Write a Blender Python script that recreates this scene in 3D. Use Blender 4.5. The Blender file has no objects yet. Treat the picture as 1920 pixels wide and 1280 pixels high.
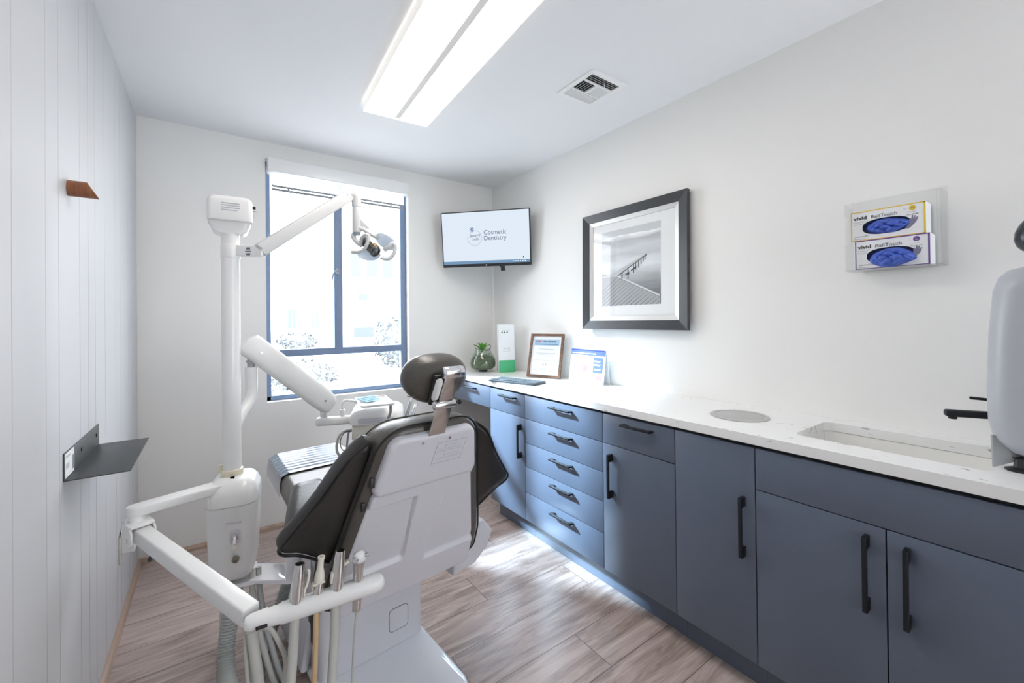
import bpy, bmesh, math, random
from mathutils import Vector, Matrix, Euler
random.seed(7)
PI = math.pi
sc = bpy.context.scene
COL = sc.collection
# ------------------------------------------------------------------ room numbers (metres)
XL, XR, YB, YF, H = -0.335, 1.977, 3.037, -1.75, 2.44
CT, CU = 0.901, 0.869            # counter top / underside
XF, XC = 1.513, 1.484            # cabinet faces / counter front edge

# ------------------------------------------------------------------ mesh building
def V(*a): return Vector(a)
class M:
    """collects shapes into one mesh"""
    def __init__(s): s.v=[]; s.f=[]; s.mi=[]; s.mats=[]
    def slot(s, mat):
        if mat is None: return 0
        if mat not in s.mats: s.mats.append(mat)
        return s.mats.index(mat)
    def add(s, vs, fs, mat=None, T=None):
        o=len(s.v); k=s.slot(mat)
        for p in vs:
            p=Vector(p); s.v.append(T@p if T else p)
        for f in fs: s.f.append([i+o for i in f]); s.mi.append(k)
        return s
    def addbm(s, bm, mat=None, T=None):
        bm.verts.index_update()
        s.add([v.co.copy() for v in bm.verts],[[v.index for v in f.verts] for f in bm.faces],mat,T); bm.free(); return s
    def bx(s, lo, hi, r=0, mat=None, T=None, seg=3):
        bm=bmesh.new(); bmesh.ops.create_cube(bm,size=1)
        lo,hi=Vector(lo),Vector(hi)
        for v in bm.verts: v.co=Vector([(lo[i]+hi[i])/2+v.co[i]*(hi[i]-lo[i]) for i in range(3)])
        if r>0: bmesh.ops.bevel(bm,geom=bm.edges[:],offset=r,segments=seg,profile=.5,affect='EDGES',clamp_overlap=True)
        return s.addbm(bm,mat,T)
    def beam(s, a, b, w, h, r=0, up=(0,0,1), mat=None, ext=0):
        """box from a to b, w sideways, h along up"""
        a,b=Vector(a),Vector(b); d=(b-a); L=d.length; d.normalize()
        x=d.cross(Vector(up)).normalized(); z=x.cross(d).normalized()
        T=Matrix.Translation(a)@Matrix((x,d,z)).transposed().to_4x4()
        return s.bx((-w/2,-ext,-h/2),(w/2,L+ext,h/2),r,mat,T)
    def prism(s, pts, vec, r=0, mat=None, seg=3, T=None):
        bm=bmesh.new(); vec=Vector(vec); n=len(pts)
        A=[bm.verts.new(p) for p in pts]; B=[bm.verts.new(Vector(p)+vec) for p in pts]
        bm.faces.new(A[::-1]); bm.faces.new(B)
        for i in range(n): bm.faces.new((A[i],A[(i+1)%n],B[(i+1)%n],B[i]))
        bmesh.ops.recalc_face_normals(bm,faces=bm.faces[:])
        if r>0:
            e=[e for e in bm.edges if (e.verts[0] in A and e.verts[1] in A) or (e.verts[0] in B and e.verts[1] in B)]
            bmesh.ops.bevel(bm,geom=e,offset=r,segments=seg,profile=.5,affect='EDGES',clamp_overlap=True)
        return s.addbm(bm,mat,T)
    def loft(s, rings, cap0=True, cap1=True, mat=None, closed=True):
        vs=[]; fs=[]; n=len(rings[0])
        for r in rings: vs+=list(r)
        for i in range(len(rings)-1):
            for j in range(n if closed else n-1):
                k=(j+1)%n
                fs.append([i*n+j,i*n+k,(i+1)*n+k,(i+1)*n+j])
        if cap0: fs.append(list(range(n))[::-1])
        if cap1: fs.append([(len(rings)-1)*n+j for j in range(n)])
        bm=bmesh.new(); bv=[bm.verts.new(p) for p in vs]
        for f in fs:
            try: bm.faces.new([bv[i] for i in f])
            except ValueError: pass
        bmesh.ops.remove_doubles(bm,verts=bm.verts[:],dist=1e-6)
        bmesh.ops.recalc_face_normals(bm,faces=bm.faces[:])
        return s.addbm(bm,mat)
    def lathe(s, prof, o=(0,0,0), axis=(0,0,1), seg=32, mat=None, caps=True):
        axis=Vector(axis).normalized(); o=Vector(o)
        t=Vector((1,0,0)) if abs(axis.x)<.9 else Vector((0,1,0))
        x=axis.cross(t).normalized(); y=axis.cross(x)
        rings=[[o+axis*z+(x*math.cos(2*PI*j/seg)+y*math.sin(2*PI*j/seg))*max(r,1e-5) for j in range(seg)] for r,z in prof]
        return s.loft(rings,caps,caps,mat)
    def cyl(s, a, b, r, r2=None, seg=24, bev=0, mat=None):
        a,b=Vector(a),Vector(b); L=(b-a).length; r2=r if r2 is None else r2
        p=[(r,0),(r2,L)] if not bev else [(r-bev,0),(r-.3*bev,.3*bev),(r,bev),(r2,L-bev),(r2-.3*bev,L-.3*bev),(r2-bev,L)]
        return s.lathe(p,a,b-a,seg,mat)
    def tube(s, pts, r, seg=12, mat=None, smooth=0, caps=True):
        P=[Vector(p) for p in pts]
        if smooth: P=spline(P,smooth)
        n=len(P); R=r if isinstance(r,(list,tuple)) else [r]*n
        if len(R)!=n: R=[R[0]+(R[-1]-R[0])*i/(n-1) for i in range(n)]
        d=(P[1]-P[0]).normalized(); t=Vector((0,0,1)) if abs(d.z)<.9 else Vector((1,0,0))
        x=d.cross(t).normalized(); rings=[]
        for i in range(n):
            d=((P[min(i+1,n-1)]-P[i]).normalized()+(P[i]-P[max(i-1,0)]).normalized()).normalized() if 0<i<n-1 else (P[1]-P[0] if i==0 else P[-1]-P[-2]).normalized()
            x=(x-d*x.dot(d)).normalized(); y=d.cross(x)
            rings.append([P[i]+(x*math.cos(2*PI*j/seg)+y*math.sin(2*PI*j/seg))*R[i] for j in range(seg)])
        return s.loft(rings,caps,caps,mat)
    def ring(s, pts, r, seg=10, mat=None):
        """closed tube"""
        P=[Vector(p) for p in pts]; n=len(P); rings=[]; x=None
        for i in range(n):
            d=(P[(i+1)%n]-P[i-1]).normalized()
            if x is None:
                t=Vector((0,0,1)) if abs(d.z)<.9 else Vector((1,0,0)); x=d.cross(t).normalized()
            x=(x-d*x.dot(d)).normalized(); y=d.cross(x)
            rings.append([P[i]+(x*math.cos(2*PI*j/seg)+y*math.sin(2*PI*j/seg))*r for j in range(seg)])
        rings.append(rings[0]); return s.loft(rings,False,False,mat)
    def ell(s, c, rad, e=2.0, T=None, nu=40, nv=20, mat=None):
        """superellipsoid"""
        def sp(x): return math.copysign(abs(x)**(2/e),x)
        rings=[]
        for i in range(nv+1):
            a=-PI/2+PI*i/nv
            rings.append([Vector((c[0]+rad[0]*sp(math.cos(a))*sp(math.cos(2*PI*j/nu)),c[1]+rad[1]*sp(math.cos(a))*sp(math.sin(2*PI*j/nu)),c[2]+rad[2]*sp(math.sin(a)))) for j in range(nu)])
        if T: rings=[[T@p for p in r] for r in rings]
        return s.loft(rings,True,True,mat)
    def text(s, body, size, o, xd, yd, mat, align='LEFT', sx=1.0, bold=0.0):
        cu=bpy.data.curves.new('t','FONT'); cu.body=body; cu.size=size; cu.align_x=align; cu.resolution_u=3; cu.offset=bold
        ob=bpy.data.objects.new('t',cu); me=bpy.data.meshes.new_from_object(ob)
        o,xd,yd=Vector(o),Vector(xd).normalized(),Vector(yd).normalized()
        s.add([o+xd*(v.co.x*sx)+yd*v.co.y for v in me.vertices],[list(p.vertices) for p in me.polygons],mat)
        bpy.data.objects.remove(ob); bpy.data.curves.remove(cu); bpy.data.meshes.remove(me); return s

def spline(P,k):
    out=[]; n=len(P)
    for i in range(n-1):
        p0,p1,p2,p3=P[max(i-1,0)],P[i],P[i+1],P[min(i+2,n-1)]
        for j in range(k):
            t=j/k
            out.append(.5*((2*p1)+(p2-p0)*t+(2*p0-5*p1+4*p2-p3)*t*t+(3*p1-p0-3*p2+p3)*t**3))
    out.append(P[-1]); return out
def rrect(w,h,r,k=6,c=(0,0)):
    """rounded rectangle outline, centred"""
    out=[]
    for cx,cy,a0 in ((w/2-r,h/2-r,0),(-w/2+r,h/2-r,PI/2),(-w/2+r,-h/2+r,PI),(w/2-r,-h/2+r,1.5*PI)):
        for i in range(k+1):
            a=a0+PI/2*i/k; out.append((c[0]+cx+r*math.cos(a),c[1]+cy+r*math.sin(a)))
    return out

# ------------------------------------------------------------------ objects
WM={}
def link(name, m, mat, base=None):
    me=bpy.data.meshes.new(name)
    if not m.mats: m.mats=[mat]
    inv=base.inverted() if base else None
    me.from_pydata([inv@v if inv else v for v in m.v],[],m.f)
    for x in m.mats: me.materials.append(x)
    me.polygons.foreach_set('material_index',m.mi)
    me.polygons.foreach_set('use_smooth',[True]*len(me.polygons))
    me.set_sharp_from_angle(angle=math.radians(38)); me.update()
    o=bpy.data.objects.new(name,me); COL.objects.link(o); return o
def props(o,label=None,cat=None,group=None,kind=None):
    for k,v in (('label',label),('category',cat),('group',group),('kind',kind)):
        if v: o[k]=v
    return o
def thing(name,label,cat,loc=(0,0,0),rz=0,group=None):
    o=bpy.data.objects.new(name,None); COL.objects.link(o); o.empty_display_size=.05
    o.location=loc; o.rotation_euler=(0,0,rz)
    WM[o]=Matrix.Translation(Vector(loc))@Matrix.Rotation(rz,4,'Z')
    return props(o,label,cat,group)
def part(name,m,mat,parent,local=False,label=None,kind=None):
    o=link(name,m,mat,None if local else WM[parent]); o.parent=parent; WM[o]=WM[parent]
    if label: o['label']=label
    if kind: o['kind']=kind
    return o
def solo(name,m,mat,label=None,cat=None,group=None,kind=None):
    xs=[v.x for v in m.v]; ys=[v.y for v in m.v]; zs=[v.z for v in m.v]
    T=Matrix.Translation(((min(xs)+max(xs))/2,(min(ys)+max(ys))/2,min(zs)))
    o=link(name,m,mat,T); o.location=T.translation; WM[o]=T
    return props(o,label,cat,group,kind)
def dup(root,loc,label,rz=None):
    r=root.copy(); COL.objects.link(r); r.location=loc; r['label']=label
    if rz is not None: r.rotation_euler=(0,0,rz)
    for ch in list(root.children):
        c=ch.copy(); COL.objects.link(c); c.parent=r
        for g in list(ch.children):
            d=g.copy(); COL.objects.link(d); d.parent=c
    return r

# ------------------------------------------------------------------ materials
def srgb(r,g,b):
    f=lambda c:(c/255/12.92 if c/255<=.04045 else ((c/255+.055)/1.055)**2.4)
    return (f(r),f(g),f(b),1)
def mat(name,col,rough=.5,metal=0,noise=0,nscale=20,bump=0,bscale=200,coat=0,spec=.5,emis=0,ecol=None):
    m=bpy.data.materials.new(name); m.use_nodes=True; nt=m.node_tree; b=nt.nodes['Principled BSDF']
    if len(col)==3: col=(*col,1)
    b.inputs['Base Color'].default_value=col; b.inputs['Roughness'].default_value=rough; b.inputs['Metallic'].default_value=metal
    b.inputs['Coat Weight'].default_value=coat; b.inputs['Specular IOR Level'].default_value=spec
    if emis: b.inputs['Emission Color'].default_value=ecol or col; b.inputs['Emission Strength'].default_value=emis
    tc=nt.nodes.new('ShaderNodeTexCoord')
    if noise:
        n=nt.nodes.new('ShaderNodeTexNoise'); n.inputs['Scale'].default_value=nscale; n.inputs['Detail'].default_value=4
        nt.links.new(tc.outputs['Object'],n.inputs['Vector'])
        mx=nt.nodes.new('ShaderNodeMix'); mx.data_type='RGBA'
        mx.inputs['A'].default_value=tuple(c*(1-noise) for c in col[:3])+(1,); mx.inputs['B'].default_value=tuple(min(1,c*(1+noise)) for c in col[:3])+(1,)
        nt.links.new(n.outputs['Fac'],mx.inputs['Factor']); nt.links.new(mx.outputs['Result'],b.inputs['Base Color'])
    if bump:
        n=nt.nodes.new('ShaderNodeTexNoise'); n.inputs['Scale'].default_value=bscale; n.inputs['Detail'].default_value=3
        nt.links.new(tc.outputs['Object'],n.inputs['Vector'])
        bp=nt.nodes.new('ShaderNodeBump'); bp.inputs['Strength'].default_value=bump; bp.inputs['Distance'].default_value=.002
        nt.links.new(n.outputs['Fac'],bp.inputs['Height']); nt.links.new(bp.outputs['Normal'],b.inputs['Normal'])
    return m
def glassy(name,tint=(1,1,1),gloss=.06,rough=.02,haze=0,hcol=(1,1,1)):
    """thin clear sheet: transparent + a fresnel-weighted gloss (+ a little dust)"""
    m=bpy.data.materials.new(name); m.use_nodes=True; nt=m.node_tree; N=nt.nodes; N.remove(N['Principled BSDF'])
    out=N['Material Output']; tr=N.new('ShaderNodeBsdfTransparent'); tr.inputs[0].default_value=(*tint,1)
    gl=N.new('ShaderNodeBsdfGlossy'); gl.inputs['Roughness'].default_value=rough
    lw=N.new('ShaderNodeLayerWeight'); lw.inputs[0].default_value=.5
    pw=N.new('ShaderNodeMath'); pw.operation='POWER'; pw.inputs[1].default_value=5; nt.links.new(lw.outputs['Facing'],pw.inputs[0])
    fr=N.new('ShaderNodeMath'); fr.operation='MULTIPLY_ADD'; fr.inputs[1].default_value=.8; fr.inputs[2].default_value=gloss; nt.links.new(pw.outputs[0],fr.inputs[0])
    mx=N.new('ShaderNodeMixShader'); nt.links.new(fr.outputs[0],mx.inputs[0]); nt.links.new(tr.outputs[0],mx.inputs[1]); nt.links.new(gl.outputs[0],mx.inputs[2])
    last=mx
    if haze:
        df=N.new('ShaderNodeBsdfTranslucent'); df.inputs[0].default_value=(*hcol,1)
        m2=N.new('ShaderNodeMixShader'); m2.inputs[0].default_value=haze
        nt.links.new(mx.outputs[0],m2.inputs[1]); nt.links.new(df.outputs[0],m2.inputs[2]); last=m2
    nt.links.new(last.outputs[0],out.inputs[0]); return m
def emitter(name,col,strength):
    m=bpy.data.materials.new(name); m.use_nodes=True; nt=m.node_tree; N=nt.nodes; N.remove(N['Principled BSDF'])
    e=N.new('ShaderNodeEmission'); e.inputs[0].default_value=(*col,1); e.inputs[1].default_value=strength
    nt.links.new(e.outputs[0],N['Material Output'].inputs[0]); return m
def wood(name,c1,c2,scale=(3,3,40),rough=.5):
    m=mat(name,c1,rough); nt=m.node_tree; b=nt.nodes['Principled BSDF']; tc=nt.nodes.new('ShaderNodeTexCoord')
    mp=nt.nodes.new('ShaderNodeMapping'); mp.inputs['Scale'].default_value=scale
    n=nt.nodes.new('ShaderNodeTexNoise'); n.inputs['Scale'].default_value=3; n.inputs['Detail'].default_value=6; n.inputs['Distortion'].default_value=.6
    cr=nt.nodes.new('ShaderNodeValToRGB'); cr.color_ramp.elements[0].position=.3; cr.color_ramp.elements[1].position=.7
    cr.color_ramp.elements[0].color=(*c1[:3],1); cr.color_ramp.elements[1].color=(*c2[:3],1)
    nt.links.new(tc.outputs['Object'],mp.inputs[0]); nt.links.new(mp.outputs[0],n.inputs['Vector']); nt.links.new(n.outputs['Fac'],cr.inputs[0]); nt.links.new(cr.outputs[0],b.inputs['Base Color'])
    return m
def floor_mat():
    m=mat('laminate_planks',(.4,.33,.3),.30); nt=m.node_tree; N=nt.nodes; b=N['Principled BSDF']; L=nt.links.new
    def math_(op,a,b_=None,c=None):
        n=N.new('ShaderNodeMath'); n.operation=op
        for i,x in enumerate((a,b_,c)):
            if x is None: continue
            if isinstance(x,(int,float)): n.inputs[i].default_value=x
            else: L(x,n.inputs[i])
        return n.outputs[0]
    geo=N.new('ShaderNodeNewGeometry'); sp=N.new('ShaderNodeSeparateXYZ'); L(geo.outputs['Position'],sp.inputs[0])
    W,LN=.1975,1.215
    yy=math_('DIVIDE',math_('ADD',sp.outputs['Y'],10.0-1.66+W*50-10.0),W); row=math_('FLOOR',yy); fy=math_('FRACT',yy)
    wn=N.new('ShaderNodeTexWhiteNoise'); wn.noise_dimensions='1D'; L(row,wn.inputs['W'])
    xx=math_('ADD',math_('DIVIDE',sp.outputs['X'],LN),math_('ADD',math_('MULTIPLY',row,.381),20.1)); colm=math_('FLOOR',xx); fx=math_('FRACT',xx)
    cb=N.new('ShaderNodeCombineXYZ'); L(row,cb.inputs[0]); L(colm,cb.inputs[1])
    w2=N.new('ShaderNodeTexWhiteNoise'); w2.noise_dimensions='2D'; L(cb.outputs[0],w2.inputs['Vector'])
    rnd=w2.outputs['Value']
    # grain coordinates
    g=N.new('ShaderNodeCombineXYZ'); L(math_('ADD',math_('MULTIPLY',sp.outputs['X'],1.3),math_('MULTIPLY',rnd,37)),g.inputs[0]); L(math_('MULTIPLY',sp.outputs['Y'],9),g.inputs[1]); L(math_('MULTIPLY',rnd,11),g.inputs[2])
    n1=N.new('ShaderNodeTexNoise'); n1.inputs['Scale'].default_value=2.2; n1.inputs['Detail'].default_value=7; n1.inputs['Roughness'].default_value=.62; n1.inputs['Distortion'].default_value=1.1; L(g.outputs[0],n1.inputs['Vector'])
    g2=N.new('ShaderNodeCombineXYZ'); L(math_('MULTIPLY',sp.outputs['X'],5),g2.inputs[0]); L(math_('MULTIPLY',sp.outputs['Y'],120),g2.inputs[1]); L(rnd,g2.inputs[2])
    n2=N.new('ShaderNodeTexNoise'); n2.inputs['Scale'].default_value=1.5; n2.inputs['Detail'].default_value=3; L(g2.outputs[0],n2.inputs['Vector'])
    cr=N.new('ShaderNodeValToRGB'); e=cr.color_ramp.elements
    e[0].position=.33; e[0].color=(.235,.178,.153,1); e[1].position=.63; e[1].color=(.54,.45,.41,1)
    k=cr.color_ramp.elements.new(.47); k.color=(.395,.308,.276,1)
    f=math_('ADD',math_('MULTIPLY',n1.outputs['Fac'],.78),math_('MULTIPLY',n2.outputs['Fac'],.22)); f=math_('ADD',f,math_('MULTIPLY',math_('SUBTRACT',rnd,.5),.13)); L(f,cr.inputs[0])
    ed=math_('MINIMUM',math_('MULTIPLY',math_('MINIMUM',fy,math_('SUBTRACT',1,fy)),W),math_('MULTIPLY',math_('MINIMUM',fx,math_('SUBTRACT',1,fx)),LN))
    gap=math_('LESS_THAN',ed,.0012)
    mx=N.new('ShaderNodeMix'); mx.data_type='RGBA'; L(gap,mx.inputs['Factor']); L(cr.outputs[0],mx.inputs['A']); mx.inputs['B'].default_value=(.07,.05,.045,1)
    L(mx.outputs['Result'],b.inputs['Base Color'])
    bp=N.new('ShaderNodeBump'); bp.inputs['Strength'].default_value=.25; bp.inputs['Distance'].default_value=.001; L(math_('SUBTRACT',n2.outputs['Fac'],math_('MULTIPLY',gap,2)),bp.inputs['Height']); L(bp.outputs[0],b.inputs['Normal'])
    return m
def quartz_mat():
    m=mat('white_quartz',(.86,.86,.85),.22); nt=m.node_tree; N=nt.nodes; b=N['Principled BSDF']; L=nt.links.new
    tc=N.new('ShaderNodeTexCoord'); mp=N.new('ShaderNodeMapping'); mp.inputs['Rotation'].default_value=(.3,.4,.5); mp.inputs['Scale'].default_value=(1,.55,1); L(tc.outputs['Object'],mp.inputs[0])
    n=N.new('ShaderNodeTexNoise'); n.inputs['Scale'].default_value=26; n.inputs['Detail'].default_value=5; n.inputs['Distortion'].default_value=1.3; L(mp.outputs[0],n.inputs['Vector'])
    cr=N.new('ShaderNodeValToRGB'); e=cr.color_ramp.elements; e[0].position=.275; e[0].color=(.40,.40,.41,1); e[1].position=.35; e[1].color=(.85,.85,.84,1); L(n.outputs['Fac'],cr.inputs[0]); L(cr.outputs[0],b.inputs['Base Color']); return m
def leaf_mat(name,c1,c2):
    m=mat(name,c1,.5,noise=.85,nscale=45); return m

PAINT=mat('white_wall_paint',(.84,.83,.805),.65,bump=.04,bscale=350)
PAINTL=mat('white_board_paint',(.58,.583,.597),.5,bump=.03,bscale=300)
CEIL=mat('ceiling_paint',(.83,.832,.84),.85,bump=.05,bscale=300)
FLOOR=floor_mat(); QUARTZ=quartz_mat()
TRIMW=wood('oak_trim',(.36,.25,.19),(.52,.39,.31),(6,1,30),.5)
FRAMEGLARE=mat('window_frame_glare_tint',(.17,.24,.37),.45,noise=.08,nscale=30)  # dark frame, with the window glare over it put into the blue colour
GLASS=glassy('window_glass',gloss=.02,haze=0)
SLATE=mat('slate_cabinet_lacquer',(.108,.134,.185),.36,noise=.04,nscale=12)
GAPSHADE=mat('cabinet_gap_shade',(.012,.014,.018),.6)  # carcass coloured near black to stand in for shade in the front gaps
BLACK=mat('matt_black_metal',(.010,.012,.016),.5,spec=.3)
BLKPL=mat('black_plastic',(.018,.018,.02),.4)
WPL=mat('white_enamel',(.85,.85,.84),.28,noise=.02,nscale=8,coat=.15)
WPL2=mat('cool_white_plastic',(.64,.64,.68),.33,noise=.02,nscale=8)
LAMPW=mat('lamp_arm_enamel',(.66,.66,.66),.35)
GLOSSW=mat('gloss_white_plastic',(.86,.87,.90),.07,noise=.01,nscale=8,coat=.6)
CREAM=mat('ivory_plastic',(.78,.72,.56),.4)
CREAM2=mat('cream_shell',(.80,.77,.68),.35)
GREYPL=mat('grey_plastic',(.36,.37,.38),.4)
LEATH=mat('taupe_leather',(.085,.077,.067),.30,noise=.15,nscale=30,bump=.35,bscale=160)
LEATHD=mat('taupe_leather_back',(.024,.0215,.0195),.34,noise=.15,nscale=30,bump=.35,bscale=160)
PIPING=mat('dark_piping',(.014,.013,.0125),.35)
FILM=mat('clear_protective_film',(.20,.25,.31),.10,noise=.1,nscale=10,coat=.6)
STEEL=mat('brushed_steel',(.72,.71,.70),.17,metal=1,noise=.06,nscale=60)
CHROME=mat('chrome',(.85,.85,.86),.08,metal=1)
HOSE=mat('grey_hose',(.50,.50,.465),.45); HOSE2=mat('corrugated_grey',(.42,.44,.43),.5); TAN=mat('tan_hose',(.58,.42,.24),.4)
PAPER=mat('white_paper',(.85,.85,.85),.6); CARD=mat('white_card',(.83,.84,.85),.45)
BLUEP=mat('print_blue',(.045,.075,.40),.5); LBLUE=mat('pale_blue_print',(.38,.56,.70),.5); RED=mat('print_red',(.72,.12,.13),.5); PINK=mat('print_pink',(.85,.50,.48),.5)
GREENP=mat('print_green',(.40,.70,.42),.5); ORANGE=mat('print_orange',(.85,.55,.25),.5); INK=mat('ink_grey',(.16,.17,.2),.6); INKL=mat('ink_light',(.50,.52,.55),.6); NAVY=mat('ink_navy',(.02,.04,.14),.6)
CGREEN=mat('carton_green',(.07,.46,.20),.4); CGREEND=mat('carton_dark_green',(.02,.16,.09),.4)
WALNUT=wood('walnut',(.10,.05,.03),(.23,.125,.08),(4,4,25),.4); PEGW=wood('cherry_wood',(.20,.065,.025),(.33,.13,.055),(30,4,4),.4)
FRAMEK=mat('black_frame_wood',(.035,.037,.042),.32,noise=.2,nscale=40); SILVER=mat('silver_liner',(.60,.59,.57),.38,metal=.5); MATB=mat('mat_board',(.86,.87,.87),.8)
YEL=mat('carton_yellow',(.78,.55,.05),.5); PURP=mat('carton_purple',(.16,.07,.28),.5); GLOVE=mat('blue_nitrile',(.055,.115,.50),.42,noise=.25,nscale=30,bump=.3,bscale=60); HANDP=mat('hand_print',(.22,.21,.30),.6); DARKIN=mat('carton_inside',(.05,.07,.20),.7)
ACRYL=glassy('clear_acrylic',(.997,.998,.998),gloss=.02,rough=.03); PICGL=glassy('picture_glass',gloss=.05,rough=.01)
DIFF=emitter('lamp_diffuser',(1.0,.945,.875),4.1)
BLINDF=glassy('white_shade_fabric',(.95,.95,.95),gloss=.0,rough=.6,haze=.5,hcol=(.95,.95,.95))
GREYD=mat('dark_grey_metal',(.075,.078,.082),.42,metal=.7,noise=.1,nscale=20)
KEYG=mat('keyboard_grey',(.045,.052,.058),.5); KEYC=mat('key_caps',(.085,.095,.105),.55)
GREY6=mat('grey_lid',(.43,.43,.42),.35); PORC=mat('white_porcelain',(.86,.85,.82),.15)
MACH=mat('pale_grey_shell',(.45,.465,.50),.35)
# ------------------------------------------------------------------ setting
def S(name,m,mt): return solo(name,m,mt,kind='structure')
S('floor',M().bx((XL-.3,YF-.2,-.1),(XR+.3,YB+.16,0)),FLOOR)
S('ceiling',M().bx((XL-.3,YF-.2,H),(XR+.3,YB+.16,H+.12)),CEIL)
S('wall_right',M().bx((XR,YF-.2,0),(XR+.15,YB+.16,H)),PAINT)
FX0,FX1,FZ0,FZ1=1.10,1.93,.25,2.15     # unseen window, added so sky light fills surfaces facing the camera
S('wall_front',M().bx((XL-.15,YF-.15,0),(FX0,YF,H)).bx((FX1,YF-.15,0),(XR+.1,YF,H)).bx((FX0,YF-.15,0),(FX1,YF,FZ0)).bx((FX0,YF-.15,FZ1),(FX1,YF,H)),PAINT)
w=thing('added_fill_window',None,None,(1.515,YF-.08,FZ0)); w['kind']='structure'
part('frame',M().bx((FX0,YF-.1,FZ0),(FX0+.05,YF-.05,FZ1)).bx((FX1-.05,YF-.1,FZ0),(FX1,YF-.05,FZ1)).bx((FX0,YF-.1,FZ0),(FX1,YF-.05,FZ0+.05)).bx((FX0,YF-.1,FZ1-.05),(FX1,YF-.05,FZ1)),WPL,w)
OX0,OX1,OZ0,OZ1=.275,1.214,.797,2.335
WT=.13
m=M(); m.bx((XL-.15,YB,0),(OX0,YB+WT,H)); m.bx((OX1,YB,0),(XR+.1,YB+WT,H)); m.bx((OX0,YB,0),(OX1,YB+WT,OZ0)); m.bx((OX0,YB,OZ1),(OX1,YB+WT,H))
S('wall_back',m,PAINT)
m=M(); m.bx((XL-.15,YF-.15,0),(XL-.008,YB,H))
gr=[-1.75,-1.72,-1.613,-1.398,-1.29,-1.075,-.967,-.752,-.644,-.429,-.321,-.106,.002,.217,.325,.54,.648,.863,.971,1.078,1.294,1.509,1.617,1.835,1.943,2.045,2.206,2.42,2.53,2.745,2.853,YB]
for a,b in zip(gr,gr[1:]): m.bx((XL-.02,a+.0011,0),(XL,b-.0011,H),.0016,seg=1)
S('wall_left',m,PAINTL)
def qround(a,b,nrm,r):
    a,b,nrm=Vector(a),Vector(b),Vector(nrm); k=7
    pts=[a]+[a+nrm*r*math.cos(PI/2*i/k)+Vector((0,0,r*1.5))*math.sin(PI/2*i/k) for i in range(k+1)]
    return M().prism(pts,b-a)
S('baseboard_left',qround((XL,YF,0),(XL,YB,0),(1,0,0),.018),TRIMW)
S('baseboard_back',qround((XL,YB,0),(XR,YB,0),(0,-1,0),.018),TRIMW)
# window
w=thing('window_1',None,None,(.735,YB+.08,OZ0)); w['kind']='structure'
y0,y1=YB+.055,YB+.10; X0,X1,Z0,Z1=.275,1.200,.797,2.335
m=M(); fw=.030
m.bx((X0,y0,Z0),(X0+fw,y1,Z1),.004); m.bx((X1-fw,y0,Z0),(X1+.014,y1,Z1),.004); m.bx((X0,y0,Z0),(X1,y1,Z0+fw),.004); m.bx((X0,y0,Z1-fw),(X1,y1,Z1),.004)
part('frame',m,FRAMEGLARE,w)
part('mullion',M().bx((.690,y0-.008,1.10),(.745,y1,Z1-.02),.004),FRAMEGLARE,w)
part('transom',M().bx((X0+.01,y0-.006,1.075),(X1-.01,y1,1.122),.004),FRAMEGLARE,w)
for a in ((X0+fw,1.12,.69,Z1-fw),(.745,1.12,X1-fw,Z1-fw),(X0+fw,Z0+fw,X1-fw,1.076)):
    part('pane',M().add([(a[0]-.003,y0+.02,a[1]-.003),(a[2]+.003,y0+.02,a[1]-.003),(a[2]+.003,y0+.02,a[3]+.003),(a[0]-.003,y0+.02,a[3]+.003)],[(0,1,2,3)]),GLASS,w)
m=M().bx((.700,y0-.022,1.63),(.722,y0-.006,1.675),.004); m.tube([(.711,y0-.03,1.655),(.69,y0-.035,1.65),(.678,y0-.035,1.63),(.668,y0-.035,1.585)],[.006,.006,.007,.005],smooth=4)
part('handle',m,mat('grey_latch',(.25,.28,.33),.4,metal=.6),w)
b=thing('roller_blind','white roller blind rolled up in its cassette at the window head','blind',(.74,YB,2.235))
m=M().bx((.283,YB-.055,2.247),(1.205,YB+.03,2.335),.008); part('cassette',m,WPL,b)
part('shade_fabric',M().add([(.31,YB+.012,2.175),(1.185,YB+.012,2.175),(1.185,YB+.012,2.26),(.31,YB+.012,2.26)],[(0,1,2,3)]),BLINDF,b)
m=M().bx((.31,YB+.004,2.168),(1.185,YB+.020,2.181),.004); part('bottom_rail',m,mat('grey_rail',(.30,.32,.34),.5),b)
m=M().bx((.31,YB+.006,2.146),(1.185,YB+.020,2.160),.004).bx((.40,YB+.011,2.155),(.41,YB+.013,2.172)).bx((1.08,YB+.011,2.155),(1.09,YB+.013,2.172)); part('lower_rail',m,mat('grey_rail_dark',(.25,.27,.29),.5),b)

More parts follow.
